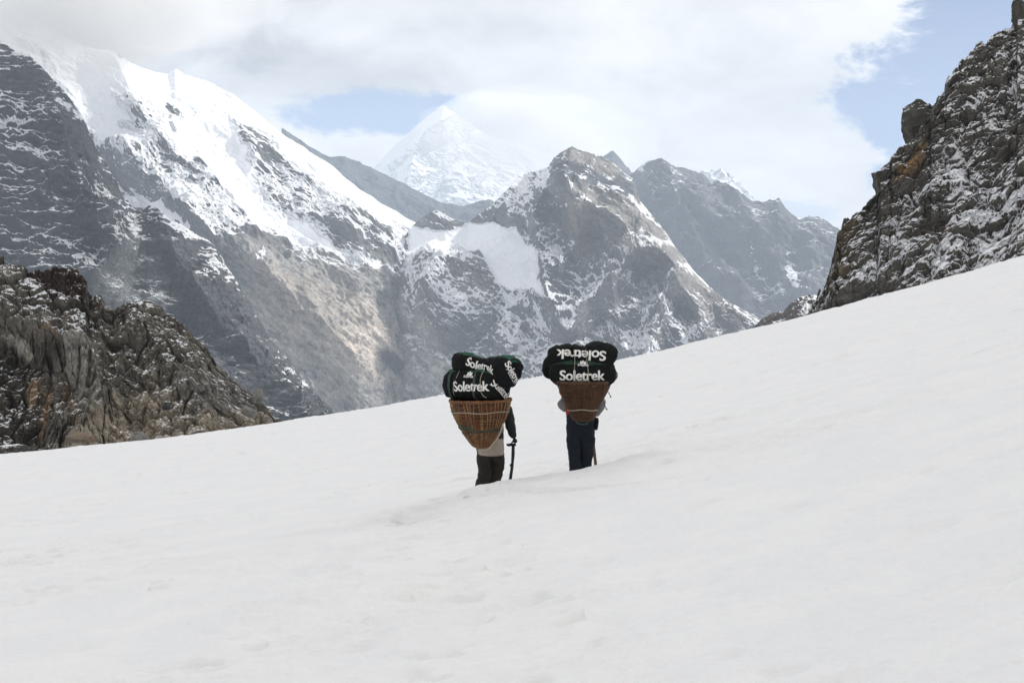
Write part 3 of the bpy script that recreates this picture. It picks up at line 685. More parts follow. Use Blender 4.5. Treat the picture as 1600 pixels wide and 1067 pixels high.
# ------------------------------------------------------------------ duffel bags
def duffel(name, label, axis, rv, rd, mat, seed, green=(35, 110), squeeze=(), p=5, nose=2.7, wrk=.018, group=None, n_u=90, n_a=72):
    """axis: world points left -> right; rv / rd: vertical and depth radii along it"""
    C_ = curve_pts(axis, n_u); L = np.concatenate([[0], np.cumsum(np.linalg.norm(np.diff(C_, axis=0), axis=1))]); L /= L[-1]
    T = np.gradient(C_, axis=0); T /= np.linalg.norm(T, axis=1)[:, None]
    up = np.array([0, 0, 1.]); E2 = np.cross(T, up); E2 /= np.linalg.norm(E2, axis=1)[:, None]; E1 = np.cross(E2, T)
    if E2[0][1] > 0: E2 = -E2
    a = np.linspace(0, 2 * math.pi, n_a, endpoint=False)
    ca, sa = np.cos(a), np.sin(a); rr = (np.abs(ca) ** nose + np.abs(sa) ** nose) ** (-1 / nose)
    V = []; pan = []
    for i in range(n_u):
        uu = 2 * L[i] - 1; k = max(1e-3, 1 - abs(uu) ** (2 * p)) ** (1 / 2.6)
        v_ = np.interp(L[i], np.linspace(0, 1, len(rv)), rv); d_ = np.interp(L[i], np.linspace(0, 1, len(rd)), rd)
        for c, wd, am in squeeze: k *= 1 - am * math.exp(-((L[i] - c) / wd) ** 2)
        V.append(C_[i] + (k * rr * ca * d_)[:, None] * E2[i] + (k * rr * sa * v_)[:, None] * E1[i])
        pan.append(((np.degrees(a) > green[0]) & (np.degrees(a) < green[1]) & (abs(uu) < .93)).astype(float))
    V = np.array(V).reshape(-1, 3); F = []
    for i in range(n_u - 1):
        for k in range(n_a):
            q = (i * n_a + k, i * n_a + (k + 1) % n_a, (i + 1) * n_a + (k + 1) % n_a, (i + 1) * n_a + k); F.append(q)
    F.append(tuple(range(n_a))[::-1]); F.append(tuple((n_u - 1) * n_a + k for k in range(n_a)))
    if np.dot(np.cross(V[F[0][1]] - V[F[0][0]], V[F[0][2]] - V[F[0][0]]), V[F[0][0]] - C_[0]) < 0: F = [f[::-1] for f in F]
    N = vnormals(V, F)
    V = V + N * (.03 * fbm(V / .22, 3, seed) + wrk * (fbm(V * np.array([1.3, 1, .8]) / .10, 4, seed + 2, ridged=True) - .2))[:, None]
    o = mesh_obj(name, V, F, mat)
    at = o.data.attributes.new('panel', 'FLOAT', 'POINT'); at.data.foreach_set('value', np.concatenate(pan))
    o['label'] = label; o['category'] = 'duffel bag'
    if group: o['group'] = group
    return o, BVHTree.FromPolygons([Vector(v) for v in V], F), (C_, T, E1, E2)
def text_shape(body, size, bold=.02, tight=1.0):
    cu = bpy.data.curves.new('t', 'FONT'); cu.body = body; cu.size = size; cu.align_x = 'CENTER'; cu.align_y = 'CENTER'; cu.offset = bold * .3 * size; cu.space_character = tight
    o = bpy.data.objects.new('t', cu); COL.objects.link(o)
    dg = bpy.context.evaluated_depsgraph_get(); me = bpy.data.meshes.new_from_object(o.evaluated_get(dg)); bpy.data.objects.remove(o)
    bm = bmesh.new(); bm.from_mesh(me); bpy.data.meshes.remove(me)
    bmesh.ops.triangulate(bm, faces=bm.faces)
    for _ in range(2):
        ed = [e for e in bm.edges if e.calc_length() > size * .14]
        if ed: bmesh.ops.subdivide_edges(bm, edges=ed, cuts=1, use_grid_fill=False); bmesh.ops.triangulate(bm, faces=bm.faces)
    bm.verts.index_update(); V = np.array([v.co[:] for v in bm.verts]); F = [tuple(v.index for v in f.verts) for f in bm.faces]; bm.free()
    e = bold * .75 * size        # heavy face: the same letters again a hair to each side
    return merge((V, F), (V + [e, 0, .0006], F), (V + [-e, 0, .0012], F), (V + [0, e * .5, .0018], F), (V + [0, -e * .5, .0024], F))
def print_on(bag, bvh, shape, center, right, up, name='lettering', mat=None, off=.004, sx=1.0, sy=1.0, wob=0.0, mask=None):
    """lays a flat shape onto the cloth at its real place"""
    V, F = shape; right = np.array(right, float); right /= np.linalg.norm(right); up = np.array(up, float); up -= right * (up @ right); up /= np.linalg.norm(up)
    nrm = np.cross(right, up); out = []; ok = []
    if wob: V = V + np.stack([np.zeros(len(V)), wob * np.sin(V[:, 0] * 16), np.zeros(len(V))], 1)
    for v in V:
        p = np.array(center) + right * v[0] * sx + up * v[1] * sy
        hit = bvh.ray_cast(Vector(p + nrm * .6), Vector(-nrm), 1.6)
        if hit[0] is None: out.append(p); ok.append(False)
        else: out.append(np.array(hit[0]) + nrm * (off + v[2])); ok.append(True)
    F = [f for f in F if all(ok[i] for i in f)]
    if not F: return None
    used = sorted({i for f in F for i in f}); mp = {q: j for j, q in enumerate(used)}
    return mesh_obj(name, np.array([out[i] for i in used]), [tuple(mp[i] for i in f) for f in F], mat or M_PRINT, bag, smooth=True)
def emblem_shape(s):
    """fan of petals over a small word"""
    V, F = [], []
    for ang, ln in ((-62, .75), (-32, .95), (0, 1.0), (34, .95), (64, .75)):
        a = math.radians(ang); b = len(V); d = np.array([math.sin(a), math.cos(a)]); n = np.array([d[1], -d[0]])
        for t_, w_ in ((.18, .02), (.45, .12), (.75, .17), (.93, .12), (1, .02)):
            for sgn in (-1, 1): q = d * t_ * ln * s + n * w_ * sgn * s; V.append((q[0], q[1], 0))
        for i in range(4): F.append((b + 2 * i, b + 2 * i + 1, b + 2 * i + 3, b + 2 * i + 2))
    tv, tf = text_shape('Soletrek', s * .62, .03); tv = tv + np.array([0, -.12 * s, 0])
    return merge((np.array(V, float), F), (tv, tf))
def strap_on(bag, bvh, C, i, name='strap', half=.02, mat=None, frame=None, a0=-150, a1=160):
    C_, T, E1, E2 = frame; P = []
    for a in np.linspace(math.radians(a0), math.radians(a1), 44):
        d = math.cos(a) * E2[i] + math.sin(a) * E1[i]; hit = bvh.ray_cast(Vector(C_[i] + d * 1.0), Vector(-d), 1.0)
        if hit[0] is not None: P.append(np.array(hit[0]) + d * .006)
    if len(P) < 4: return None
    P = np.array(P); V = np.concatenate([P - T[i] * half, P + T[i] * half]); n = len(P)
    F = [(k, k + 1, n + k + 1, n + k) for k in range(n - 1)]
    return mesh_obj(name, V, F, mat or M_WEBBING, bag)

# ------------------------------------------------------------------ woven baskets
def basket_mat(name, col, col2):
    m, t, b, out = principled(name)
    pos = t.new('ShaderNodeNewGeometry').outputs['Position']
    n1 = t.noise(pos, 5, 4, .6); n2 = t.noise(pos, 45, 4, .65)
    c = t.mix(t.ramp(n2, .3, .7), (*col, 1), (*col2, 1)); c = t.mix(t.ramp(n1, .42, .58, 0, .8), c, (col[0] * .45, col[1] * .42, col[2] * .4, 1))
    t.l.new(c, b.inputs['Base Color']); b.inputs['Roughness'].default_value = .6; b.inputs['Specular IOR Level'].default_value = .3
    return m
M_CANE1 = basket_mat('amber_bamboo', (.26, .12, .05), (.105, .048, .022)); M_CANE1L = basket_mat('pale_bamboo', (.42, .25, .12), (.22, .12, .05))
M_CANE2 = basket_mat('dark_bamboo', (.105, .052, .025), (.045, .024, .014)); M_CANE2L = basket_mat('reddish_bamboo', (.14, .06, .028), (.07, .034, .017))
def liner_mat(name, c1, c2, c3):
    m, t, b, out = principled(name); pos = t.new('ShaderNodeNewGeometry').outputs['Position']
    n = t.noise(pos, 5.5, 2, .5, .8); c = t.mix(t.ramp(n, .44, .56), (*c1, 1), (*c2, 1)); c = t.mix(t.ramp(t.noise(pos, 8, 2, .5, .3), .58, .66), c, (*c3, 1))
    t.l.new(c, b.inputs['Base Color']); b.inputs['Roughness'].default_value = .8; return m
M_LINER1 = liner_mat('stuffed_sacks', (.035, .022, .016), (.13, .035, .022), (.02, .04, .028)); M_LINER2 = liner_mat('brown_sacking', (.03, .018, .012), (.045, .025, .016), (.02, .014, .01))
def basket(name, label, rim_c, bot_c, R, prof, nst, nrow, mats, seed, sq=.92):
    rim_c, bot_c = np.array(rim_c), np.array(bot_c); ax = bot_c - rim_c; H = np.linalg.norm(ax); ax /= H
    e1 = np.cross(ax, np.array([0, 1., 0])); e1 /= np.linalg.norm(e1); e2 = np.cross(e1, ax)
    root = thing(name, label, 'basket', tuple(bot_c))
    rs = np.random.RandomState(seed)
    def S(h, a, k=1.0):
        k = k * (1 + .035 * math.sin(2 * a + seed) * (1 - h) + .02 * math.sin(3 * a + 5 * h + seed) + .012 * math.sin(9 * h + 4 * a))
        r = np.interp(h, [q[0] for q in prof], [q[1] for q in prof]) * R * k
        n = 2.35; c, s_ = np.cos(a), np.sin(a); rr = (np.abs(c) ** n + np.abs(s_) ** n) ** (-1 / n)
        return rim_c + ax * H * h + e1 * (r * rr * c) + e2 * (r * rr * s_ * sq)
    hs = np.linspace(0, 1, 26); paths = []
    for i in range(nst):
        a = 2 * math.pi * i / nst + rs.normal() * .022; dr = rs.normal() * .045
        paths.append([S(h, a + dr * math.sin(h * 3), 1 + .008 * math.sin(h * 60 + i * math.pi)) for h in hs])
    V, F = tube(paths, [.0065, .006, .005, .004], 5); mesh_obj('stakes', V, F, mats[1], root)
    paths = []
    for j in range(nrow):
        h = .02 + ((j + .5) / nrow) ** .86 * .95 + rs.normal() * .006; A = np.linspace(0, 2 * math.pi, nst * 3 + 1)
        paths.append([S(h + .008 * math.sin(a * 2 + j * .4) + .005 * math.sin(a * 3 + j) + .004 * math.sin(a * 11 + j * 2), a, 1 + (.012 + .002) * math.cos(nst / 2 * a + j * math.pi)) for a in A])
    V, F = tube(paths, .0062, 4); mesh_obj('weave', V, F, mats[0], root)
    V, F = tube([[S(.0 + .02 * k, a, 1.015) + ax * .004 * math.sin(a * 20 + k) for a in np.linspace(0, 2 * math.pi, 90)] for k in (0, 1)], .013, 6); mesh_obj('rim', V, F, mats[0], root)
    A = np.linspace(0, 2 * math.pi, 61); hh = np.linspace(.02, .995, 30)
    G = np.array([[S(h, a, .945) for a in A] for h in hh]); V = G.reshape(-1, 3)
    V = V + (fbm(V / .12, 3, seed)[:, None] * .02) * (V - (rim_c + ax * H * .5)) / R
    F = [(i * 61 + k, i * 61 + k + 1, (i + 1) * 61 + k + 1, (i + 1) * 61 + k) for i in range(29) for k in range(60)]
    F.append(tuple(29 * 61 + k for k in range(60))); F.append(tuple(range(60))[::-1])
    mesh_obj('liner', V, F, mats[2], root)
    def ring(h0, tilt, phase, r, mat, nm, amp=.006, k=1.03, a0=0, a1=2 * math.pi):
        P = [S(h0 + tilt * math.cos(a - phase) + amp * math.sin(a * 5 + seed), a, k) for a in np.linspace(a0, a1, 90)]
        V, F = tube([P], r, 5); return mesh_obj(nm, V, F, mat, root)
    return root, S, ring

# ------------------------------------------------------------------ people
def hand_parts(wrist, palm_end, curl_dir, side, size=1.0):
    """palm + five bent fingers closing towards curl_dir; side: +1 thumb towards `across`"""
    w_, p_ = np.array(wrist, float), np.array(palm_end, float); d = p_ - w_; d /= np.linalg.norm(d); c = np.array(curl_dir, float); c -= d * (c @ d); c /= np.linalg.norm(c)
    ac = np.cross(d, c) * side; k = .01 * size
    parts = [skinned([(w_, 2.6 * k, 2.0 * k), (w_ + d * 4 * k, 3.4 * k, 1.8 * k), (p_, 3.6 * k, 1.6 * k)], [(0, 1), (1, 2)], 1)]
    for i, (off, ln) in enumerate(((3.0, .92), (1.0, 1.0), (-1.0, .94), (-2.9, .76))):
        b = p_ + ac * off * k - d * .8 * k; q = ln * k
        pts = [b, b + d * 2.6 * q + c * .6 * q, b + d * 3.9 * q + c * 3.0 * q, b + d * 2.6 * q + c * 5.0 * q, b + d * .9 * q + c * 5.2 * q]
        parts.append(skinned([(x, r * k, r * k) for x, r in zip(pts, (1.0, .98, .92, .85, .72))], [(0, 1), (1, 2), (2, 3), (3, 4)], 1))
    b = w_ + d * 2.6 * k + ac * 2.4 * k
    pts = [b, b + ac * 2.2 * k + d * 2.0 * k + c * 1.2 * k, b + ac * 2.0 * k + d * 3.6 * k + c * 3.4 * k, b + ac * 1.0 * k + d * 4.4 * k + c * 5.0 * k]
    parts.append(skinned([(x, r * k, r * k) for x, r in zip(pts, (1.25, 1.15, 1.0, .8))], [(0, 1), (1, 2), (2, 3)], 1))
    return parts
def head_parts(c, fwd, r=.098):
    """skull, jaw, nose, ears, eye sockets with eyes and mouth"""
    bm = bmesh.new(); bmesh.ops.create_icosphere(bm, subdivisions=4, radius=1); P = np.array([v.co[:] for v in bm.verts]); F = [tuple(v.index for v in f.verts) for f in bm.faces]; bm.free()
    x, y, z = P[:, 0].copy(), P[:, 1].copy(), P[:, 2].copy()      # +y is the face
    P[:, 0] *= .78; P[:, 2] *= 1.16; P[:, 1] *= .96
    jaw = sstep(.1, -.9, z); P[:, 0] *= 1 - .30 * jaw; P[:, 1] -= np.where(y < 0, -.28 * jaw, .02) * 1.0
    P[:, 1] += .22 * np.exp(-((x / .13) ** 2 + ((z + .12) / .17) ** 2)) * (y > 0)                # nose
    for s_ in (-1, 1): P[:, 1] -= .10 * np.exp(-(((x - s_ * .36) / .17) ** 2 + ((z - .06) / .11) ** 2)) * (y > 0)   # sockets
    P[:, 1] += .05 * np.exp(-((x / .26) ** 2 + ((z + .48) / .05) ** 2)) * (y > 0) - .05 * np.exp(-((x / .26) ** 2 + ((z + .43) / .02) ** 2)) * (y > 0)
    P[:, 1] += .06 * np.exp(-((x / .5) ** 2 + ((z - .24) / .08) ** 2)) * (y > 0)                # brow
    for s_ in (-1, 1): P[:, 0] += s_ * .14 * np.exp(-(((y + .05) / .14) ** 2 + ((z + .02) / .24) ** 2)) * (np.sign(x) == s_) * (np.abs(x) > .75)   # ears
    f = np.array(fwd, float); f /= np.linalg.norm(f); u = np.array([0, 0, 1.]); rt = np.cross(f, u); rt /= np.linalg.norm(rt); u = np.cross(rt, f)
    M = np.stack([rt, f, u], 0)
    return (P * r) @ M + np.array(c), F, M
def person(label, base, J, legs, arms, head, fwd, clothes):
    """J: torso chain [(point, rx, ry)]; the body is one continuous skinned surface"""
    root = thing('person', label, 'person', tuple(base))
    nodes = [(p, rx, ry) for p, rx, ry in J]; edges = [(i, i + 1) for i in range(len(J) - 1)]
    for lg in legs:
        b = len(nodes); nodes += [(p, r, r) for p, r in lg]; edges += [(0, b)] + [(b + i, b + i + 1) for i in range(len(lg) - 1)]
    sh = len(J) - 2
    for ar in arms:
        b = len(nodes); nodes += [(p, r, r) for p, r in ar]; edges += [(sh, b)] + [(b + i, b + i + 1) for i in range(len(ar) - 1)]
    hv, hf, M = head_parts(head, fwd)
    V, F = merge(skinned(nodes, edges, 2), (hv, hf))
    return root, V, F, M

def trousers(legs, waist, mat, root, seed):
    nodes = [(waist[0], waist[1], waist[2]), (waist[0] + [0, .01, .07], waist[1], waist[2]), (waist[0] + [0, .02, .13], waist[1] * .98, waist[2])]; edges = [(0, 1), (1, 2)]
    for lg in legs:
        b = len(nodes); nodes += [(p, rx, ry) for p, rx, ry in lg]; edges += [(0, b)] + [(b + i, b + i + 1) for i in range(len(lg) - 1)]
    V, F = skinned(nodes, edges, 3); V = wrinkle(V, F, .14, .024, seed, (1, 1, .8)); V = wrinkle(V, F, .06, .011, seed + 5, (.6, 1, 1.8))
    return mesh_obj('trousers', V, F, mat, root)
def shell(path, mat, root, name, seed, sub=3, amp=.012, scale=.14):
    V, F = skinned(path, [(i, i + 1) for i in range(len(path) - 1)], sub); V = wrinkle(V, F, scale, amp, seed); V = wrinkle(V, F, scale * .4, amp * .4, seed + 3)
    return mesh_obj(name, V, F, mat, root)
def cap_of(head, M, mat, root, r=.112):
    bm = bmesh.new(); bmesh.ops.create_icosphere(bm, subdivisions=3, radius=1); bmesh.ops.delete(bm, geom=[v for v in bm.verts if v.co.z < -.1 + .25 * v.co.y], context='VERTS')
    P = np.array([v.co[:] for v in bm.verts]); bm.verts.index_update(); F = [tuple(v.index for v in f.verts) for f in bm.faces]; bm.free()
    P *= np.array([.86, 1.0, 1.18]); return mesh_obj('woolly_hat', (P * r) @ M + np.array(head), F, mat, root)
def boot(p_heel, p_toe, mat, root):
    h, t_ = np.array(p_heel, float), np.array(p_toe, float); m_ = (h + t_) / 2
    V, F = skinned([(h + [0, 0, .13], .05, .052), (h + [0, 0, .05], .052, .05), (m_ + [0, 0, .045], .048, .04), (t_ + [0, 0, .035], .046, .032)], [(0, 1), (1, 2), (2, 3)], 2)
    V[:, 2] = np.maximum(V[:, 2], min(h[2], t_[2]) - .02)
    return mesh_obj('boot', V, F, mat, root)

# ---- first porter (left in the photograph), leaning under a pale amber basket
P1 = on_base(764, 777); D1 = P1[1]; K1 = D1 / FPX
def a1(px, py, dy=0.0): return W(px, py, D1 + dy)
g1z = gz(P1[0], D1)
legsP1 = [[(a1(757, 686, .05), .085), (a1(757, 724, .13), .065), (a1(754, 768, .02), .045)], [(a1(776, 686, .05), .085), (a1(777, 734, .26), .065), (a1(765, 766, .22), .045)]]
armsP1 = [[(a1(746, 632, .28), .058), (a1(738, 662, .45), .045), (a1(748, 650, .66), .034)], [(a1(790, 634, .26), .058), (a1(798, 662, .20), .045), (a1(804, 683, .18), .033)]]
head1 = a1(765, 606, .50)
JP1 = [(a1(767, 682, .05), .15, .11), (a1(768, 660, .14), .14, .10), (a1(768, 640, .24), .16, .11), (a1(767, 626, .34), .07, .07), (a1(766, 614, .42), .055, .055)]
JP1 = JP1[:3] + [(a1(767, 630, .30), .12, .09), (a1(766, 618, .40), .055, .055)]
root1, V, F, M1 = person('porter in a beige coat and dark brown trousers leaning on a black curved stick', (P1[0], D1, g1z), JP1, legsP1, armsP1, head1, (0, 1, -.25), None)
lh = hand_parts(a1(748, 650, .66), a1(750, 645, .72), (0, -.4, 1), 1)
mesh_obj('body', *merge((V, F), *lh), M_SKIN, root1)
trousers([[(a1(757, 690, .05), .115, .115), (a1(757, 722, .10), .092, .105), (a1(757, 742, .06), .080, .09), (a1(754, 756, .0), .072, .085), (a1(747, 768, -.04), .058, .075)],
          [(a1(774, 690, .06), .12, .115), (a1(776, 722, .20), .098, .11), (a1(776, 738, .26), .090, .10), (a1(770, 752, .20), .082, .09), (a1(764, 764, .22), .058, .07)]], (a1(766, 678, .06), .17, .14), M_TROUSER1, root1, 3)
boot(a1(750, 774, .0), a1(738, 775, .04), M_BOOT, root1); boot(a1(764, 772, .2), a1(768, 772, .42), M_BOOT, root1)
tun = shell([(a1(767, 713, .03), .195, .16), (a1(767, 706, .035), .20, .165), (a1(768, 680, .08), .18, .15), (a1(768, 655, .16), .18, .13), (a1(768, 636, .26), .17, .12)], M_TUNIC, root1, 'coat', 7)
shell([(a1(768, 642, .24), .20, .14), (a1(767, 628, .32), .15, .12), (a1(766, 620, .38), .07, .07)], M_JACKET1, root1, 'collar', 8)
for q, ar in enumerate(([(746, 630, .28, .078), (738, 660, .45, .062), (747, 652, .62, .048)], [(788, 632, .27, .088), (795, 652, .22, .078), (798, 668, .18, .066), (803.5, 684, .16, .046)])):
    shell([(a1(x, y, dy), r, r) for x, y, dy, r in ar], M_JACKET1, root1, 'sleeve', 11 + q, 3, .014, .10)
gl = hand_parts(a1(804, 684, .16), a1(805, 692, .13), (-.8, -.2, -.3), -1, 1.15); mesh_obj('glove', *merge(*gl), M_BLACK, root1)
cap_of(head1, M1, M_HAT, root1)
V, F = skinned([(a1(766, 686, -.095), .03, .012), (a1(772, 684, -.1), .034, .012), (a1(775, 679, -.085), .026, .012)], [(0, 1), (1, 2)], 2); mesh_obj('patch', V, F, M_PATCH, tun)
# walking stick with a short cross handle
st = thing('walking_stick', 'black curved walking stick with short cross handle under the gloved hand', 'walking stick', tuple(a1(797, 761, .1)))
V, F = tube([curve_pts([a1(802, 694, .12), a1(801.5, 712, .12), a1(800, 730, .12), a1(797.5, 748, .11), a1(796, 764, .10)], 30)], [.020, .024, .02, .021, .022, .024], 8); V = wrinkle(V, F, .06, .003, 5); shaft = mesh_obj('shaft', V, F, M_CANE, st)
V, F = tube([curve_pts([a1(791.5, 693.5, .10), a1(794, 695, .11), a1(799, 694.5, .12), a1(806, 695, .13)], 20)], [.008, .018, .022, .024, .016], 8); mesh_obj('handle', V, F, M_CANE, st)
V, F = tube([[a1(799.8, 725, .12), a1(799.4, 728.5, .12)]], .028, 8); mesh_obj('collar_ring', V, F, M_CANE, st)

# basket, load and cords of the first porter
BD = -.36
b1, S1, ring1 = basket('woven_basket', 'pale amber cone basket with a white cord across it, bright sacks showing through', a1(750.5, 624, BD), a1(752.5, 700, BD + .03), 46.5 * K1,
    [(0, 1.0), (.15, .955), (.3, .89), (.45, .80), (.6, .68), (.75, .54), (.88, .40), (.95, .31), (1.0, .16)], 46, 26, (M_CANE1, M_CANE1L, M_LINER1), 3)
ring1(.235, .0, 0, .0055, M_CORD, 'cord', amp=.012)
ring1(.60, .035, 0, .010, M_WEBBING, 'strap', amp=.012); ring1(.635, .05, 2.9, .007, M_WEBBING, 'strap', amp=.016)
V, F = tube([curve_pts([a1(720, 663, BD - .36), a1(728, 670, BD - .38), a1(735, 662, BD - .42), a1(731, 668, BD - .41), a1(738, 672, BD - .4)], 30)], .013, 6); mesh_obj('strap', V, F, M_WEBBING, b1)
V, F = tube([curve_pts([a1(786, 662, BD - .25), a1(780, 680, BD - .2), a1(770, 694, BD - .16), a1(760, 703, BD - .1), a1(745, 703, BD - .1)], 30)], .008, 6); mesh_obj('cord', V, F, M_CORD, b1)
V, F = tube([[S1(.44, a, 1.05) + np.array([.02 * math.cos(b_), 0, .02 * math.sin(b_)]) for b_ in np.linspace(0, 6.28, 14)] for a in (.62 * math.pi,)], .004, 5)

ang = math.radians(38); axd = np.array([math.cos(ang), -math.sin(ang), 0])
def along(c, s_, dz=0.0): return c + axd * s_ + np.array([0, 0, dz])
c1 = a1(747, 600.5, BD)
bag1, bv1, fr1 = duffel('duffel_bag', 'lower black duffel with green top panels lying on the pale amber basket', [along(c1, -.50, .005), along(c1, -.2, .0), along(c1, .1, -.005), along(c1, .44, -.02)],
    [.20, .215, .225, .225, .215], [.24, .25, .26, .26, .24], M_BAG, 21, green=(48, 118), squeeze=((.25, .05, .05), (.62, .05, .06)), p=6, nose=2.8)
GB = 'black duffel bags carried on the baskets'; bag1['group'] = GB
side_r = axd; upv = np.array([0, 0, 1.])
T_MAIN = text_shape('Soletrek', .19, .028, .96)
nrm1 = np.cross(axd, upv)
print_on(bag1, bv1, T_MAIN, a1(729, 604.5, BD - .3), axd + np.array([0, 0, .03]), upv, sx=.98, sy=1.0)
end_r = np.array([-nrm1[0], -nrm1[1], -0.62]) ; end_r = np.array([math.sin(ang), math.cos(ang), -.66])
T_END = text_shape('Soletrek', .15, .028, .96)
print_on(bag1, bv1, T_END, along(c1, .5, -.07) + np.array([math.sin(ang), math.cos(ang), 0]) * -.03, end_r, upv, sx=.85, sy=.95)
bar = (np.array([(-.2, -.004, 0), (-.1, -.004, 0), (0, -.004, 0), (.1, -.004, 0), (.2, -.004, 0), (-.2, .004, 0), (-.1, .004, 0), (0, .004, 0), (.1, .004, 0), (.2, .004, 0)]), [(0, 1, 6, 5), (1, 2, 7, 6), (2, 3, 8, 7), (3, 4, 9, 8)])
print_on(bag1, bv1, bar, along(c1, .5, -.10) + np.array([math.sin(ang), math.cos(ang), 0]) * -.06, end_r, upv, name='stripe')
print_on(bag1, bv1, emblem_shape(.075), a1(731.5, 587, BD - .22), axd, np.array([0, .5, 1.]), name='emblem', off=.006)
strap_on(bag1, bv1, None, 18, frame=fr1); strap_on(bag1, bv1, None, 62, frame=fr1)

c2 = a1(762, 578, BD + .02)
bag2, bv2, fr2 = duffel('duffel_bag', 'upper black duffel sagging in the middle, its printed end drooping beside the lower bag', [a1(715, 564, BD + .22), a1(732, 569, BD + .05), a1(757, 573, BD - .08), a1(783, 577, BD - .24), a1(804, 587, BD - .40)],
    [.13, .145, .125, .115, .16, .215, .22], [.17, .18, .16, .15, .19, .20, .20], M_BAG, 33, green=(60, 130), squeeze=((.45, .06, .10), (.66, .05, .10)), p=6, nose=2.5, wrk=.022)
bag2['group'] = GB
print_on(bag2, bv2, T_MAIN, a1(751, 572, BD - .25), np.array([1, -.62, -.26]), upv, sx=.78, sy=.82, wob=.012)
print_on(bag2, bv2, T_END, a1(807, 590, BD - .62), np.array([.55, .35, -.95]), np.array([.9, 0, .8]), sx=.8, sy=.85)
print_on(bag2, bv2, bar, a1(802, 594, BD - .62), np.array([.55, .35, -.95]), np.array([.9, 0, .8]), name='stripe', sx=.7)
V, F = tube([curve_pts([a1(795, 566, BD - .45), a1(803, 561, BD - .5), a1(812, 566, BD - .5), a1(817, 575, BD - .45), a1(808, 574, BD - .5)], 26)], .014, 6); mesh_obj('grab_handle', V, F, M_BLACK, bag2)
V, F = skinned([(a1(783, 574, BD - .2), .09, .09), (a1(787, 566, BD - .22), .075, .08), (a1(788, 561, BD - .2), .045, .05)], [(0, 1), (1, 2)], 2); mesh_obj('rolled_flap', wrinkle(V, F, .08, .01, 4), F, M_BLACK, bag2)
def cord(label, pts, r=.0045):
    P = curve_pts(pts, 60); V, F = tube([P], r, 5); o = mesh_obj('cord', V, F, M_CORD); o['label'] = label; o['category'] = 'cord'; return o
def drape(bvhs, px_list, A, dstart, off=.008):
    """cord laid over the bags: photographed line, real surface depth"""
    out = []
    for px, py in px_list:
        o_ = np.array([0, 0, CAM_Z]); p = A(px, py, 0); d = (p - o_) / np.linalg.norm(p - o_); best = None
        for bv in bvhs:
            h = bv.ray_cast(Vector(o_), Vector(d), 60)
            if h[0] is not None and (best is None or h[3] < best): best = h[3]
        out.append(o_ + d * ((best - off) if best is not None else dstart))
    return out
dd = D1 + BD - .2
cord('pale cord curving down the lower duffel beside the sagging one', drape([bv1, bv2], [(757, 578), (753, 584), (750.5, 592), (750.5, 600), (751, 610), (755, 618), (760, 621.5)], a1, dd))
cord('darker cord over the left shoulder of the lower duffel', drape([bv1, bv2], [(718, 579), (714, 588), (710, 598), (708, 608), (709, 616), (713, 622)], a1, dd), .004)

# ---- second porter (right), red and grey jacket, navy trousers
P2 = on_base(908, 750); D2 = P2[1]; K2 = D2 / FPX
def a2(px, py, dy=0.0): return W(px, py, D2 + dy)
g2z = gz(P2[0], D2)
legsP2 = [[(a2(897, 668, .03), .088), (a2(898, 704, .10), .066), (a2(902, 744, .0), .045)], [(a2(917, 668, .03), .088), (a2(917, 703, .14), .066), (a2(915, 744, .16), .045)]]
armsP2 = [[(a2(886, 612, .24), .058), (a2(878, 632, .20), .046), (a2(890, 640, .46), .034)], [(a2(930, 612, .24), .058), (a2(942, 630, .20), .046), (a2(927, 650, .40), .034)]]
head2 = a2(908, 590, .45)
JP2 = [(a2(908, 664, .03), .155, .11), (a2(908, 642, .11), .14, .10), (a2(908, 622, .20), .165, .11), (a2(908, 612, .27), .12, .09), (a2(908, 602, .36), .055, .055)]
root2, V, F, M2 = person('porter in a red and grey jacket and navy trousers standing behind the snow bank', (P2[0], D2, g2z), JP2, legsP2, armsP2, head2, (0, 1, -.2), None)
rh = hand_parts(a2(927, 650, .40), a2(922, 658, .36), (-.2, -.9, -.2), 1); lh = hand_parts(a2(890, 640, .46), a2(893, 636, .52), (0, -.3, 1), 1)
mesh_obj('body', *merge((V, F), *lh, *rh), M_SKIN, root2)
trousers([[(a2(897.5, 674, .03), .112, .12), (a2(898, 700, .09), .090, .10), (a2(899, 722, .06), .066, .08), (a2(900.5, 752, .0), .070, .08)],
          [(a2(917.5, 674, .03), .118, .12), (a2(917, 700, .12), .090, .10), (a2(916, 722, .13), .070, .08), (a2(915.5, 752, .14), .070, .08)]], (a2(908, 660, .04), .215, .16), M_TROUSER2, root2, 13)
boot(a2(901, 758, .0), a2(899, 758, .2), M_BOOT, root2); boot(a2(916, 757, .14), a2(917, 757, .34), M_BOOT, root2)
shell([(a2(906, 658, .06), .225, .15), (a2(907, 640, .10), .225, .15), (a2(908, 622, .19), .19, .14), (a2(908, 610, .28), .15, .12), (a2(908, 603, .34), .07, .07)], M_RED, root2, 'jacket', 15)
for q, ar in enumerate(([(885, 610, .22, .085), (876.5, 617, .16, .080)], [(932, 610, .22, .085), (942, 617, .16, .070)])):
    shell([(a2(x, y, dy), r, r) for x, y, dy, r in ar], M_RED, root2, 'shoulder_panel', 21 + q, 3, .01, .1)
for q, ar in enumerate(([(878, 624, .16, .072), (880, 634, .17, .074), (890, 640, .40, .05)], [(939, 622, .19, .066), (940, 632, .19, .066), (929, 648, .36, .05)])):
    shell([(a2(x, y, dy), r, r) for x, y, dy, r in ar], M_GREY, root2, 'sleeve', 25 + q, 3, .016, .09)
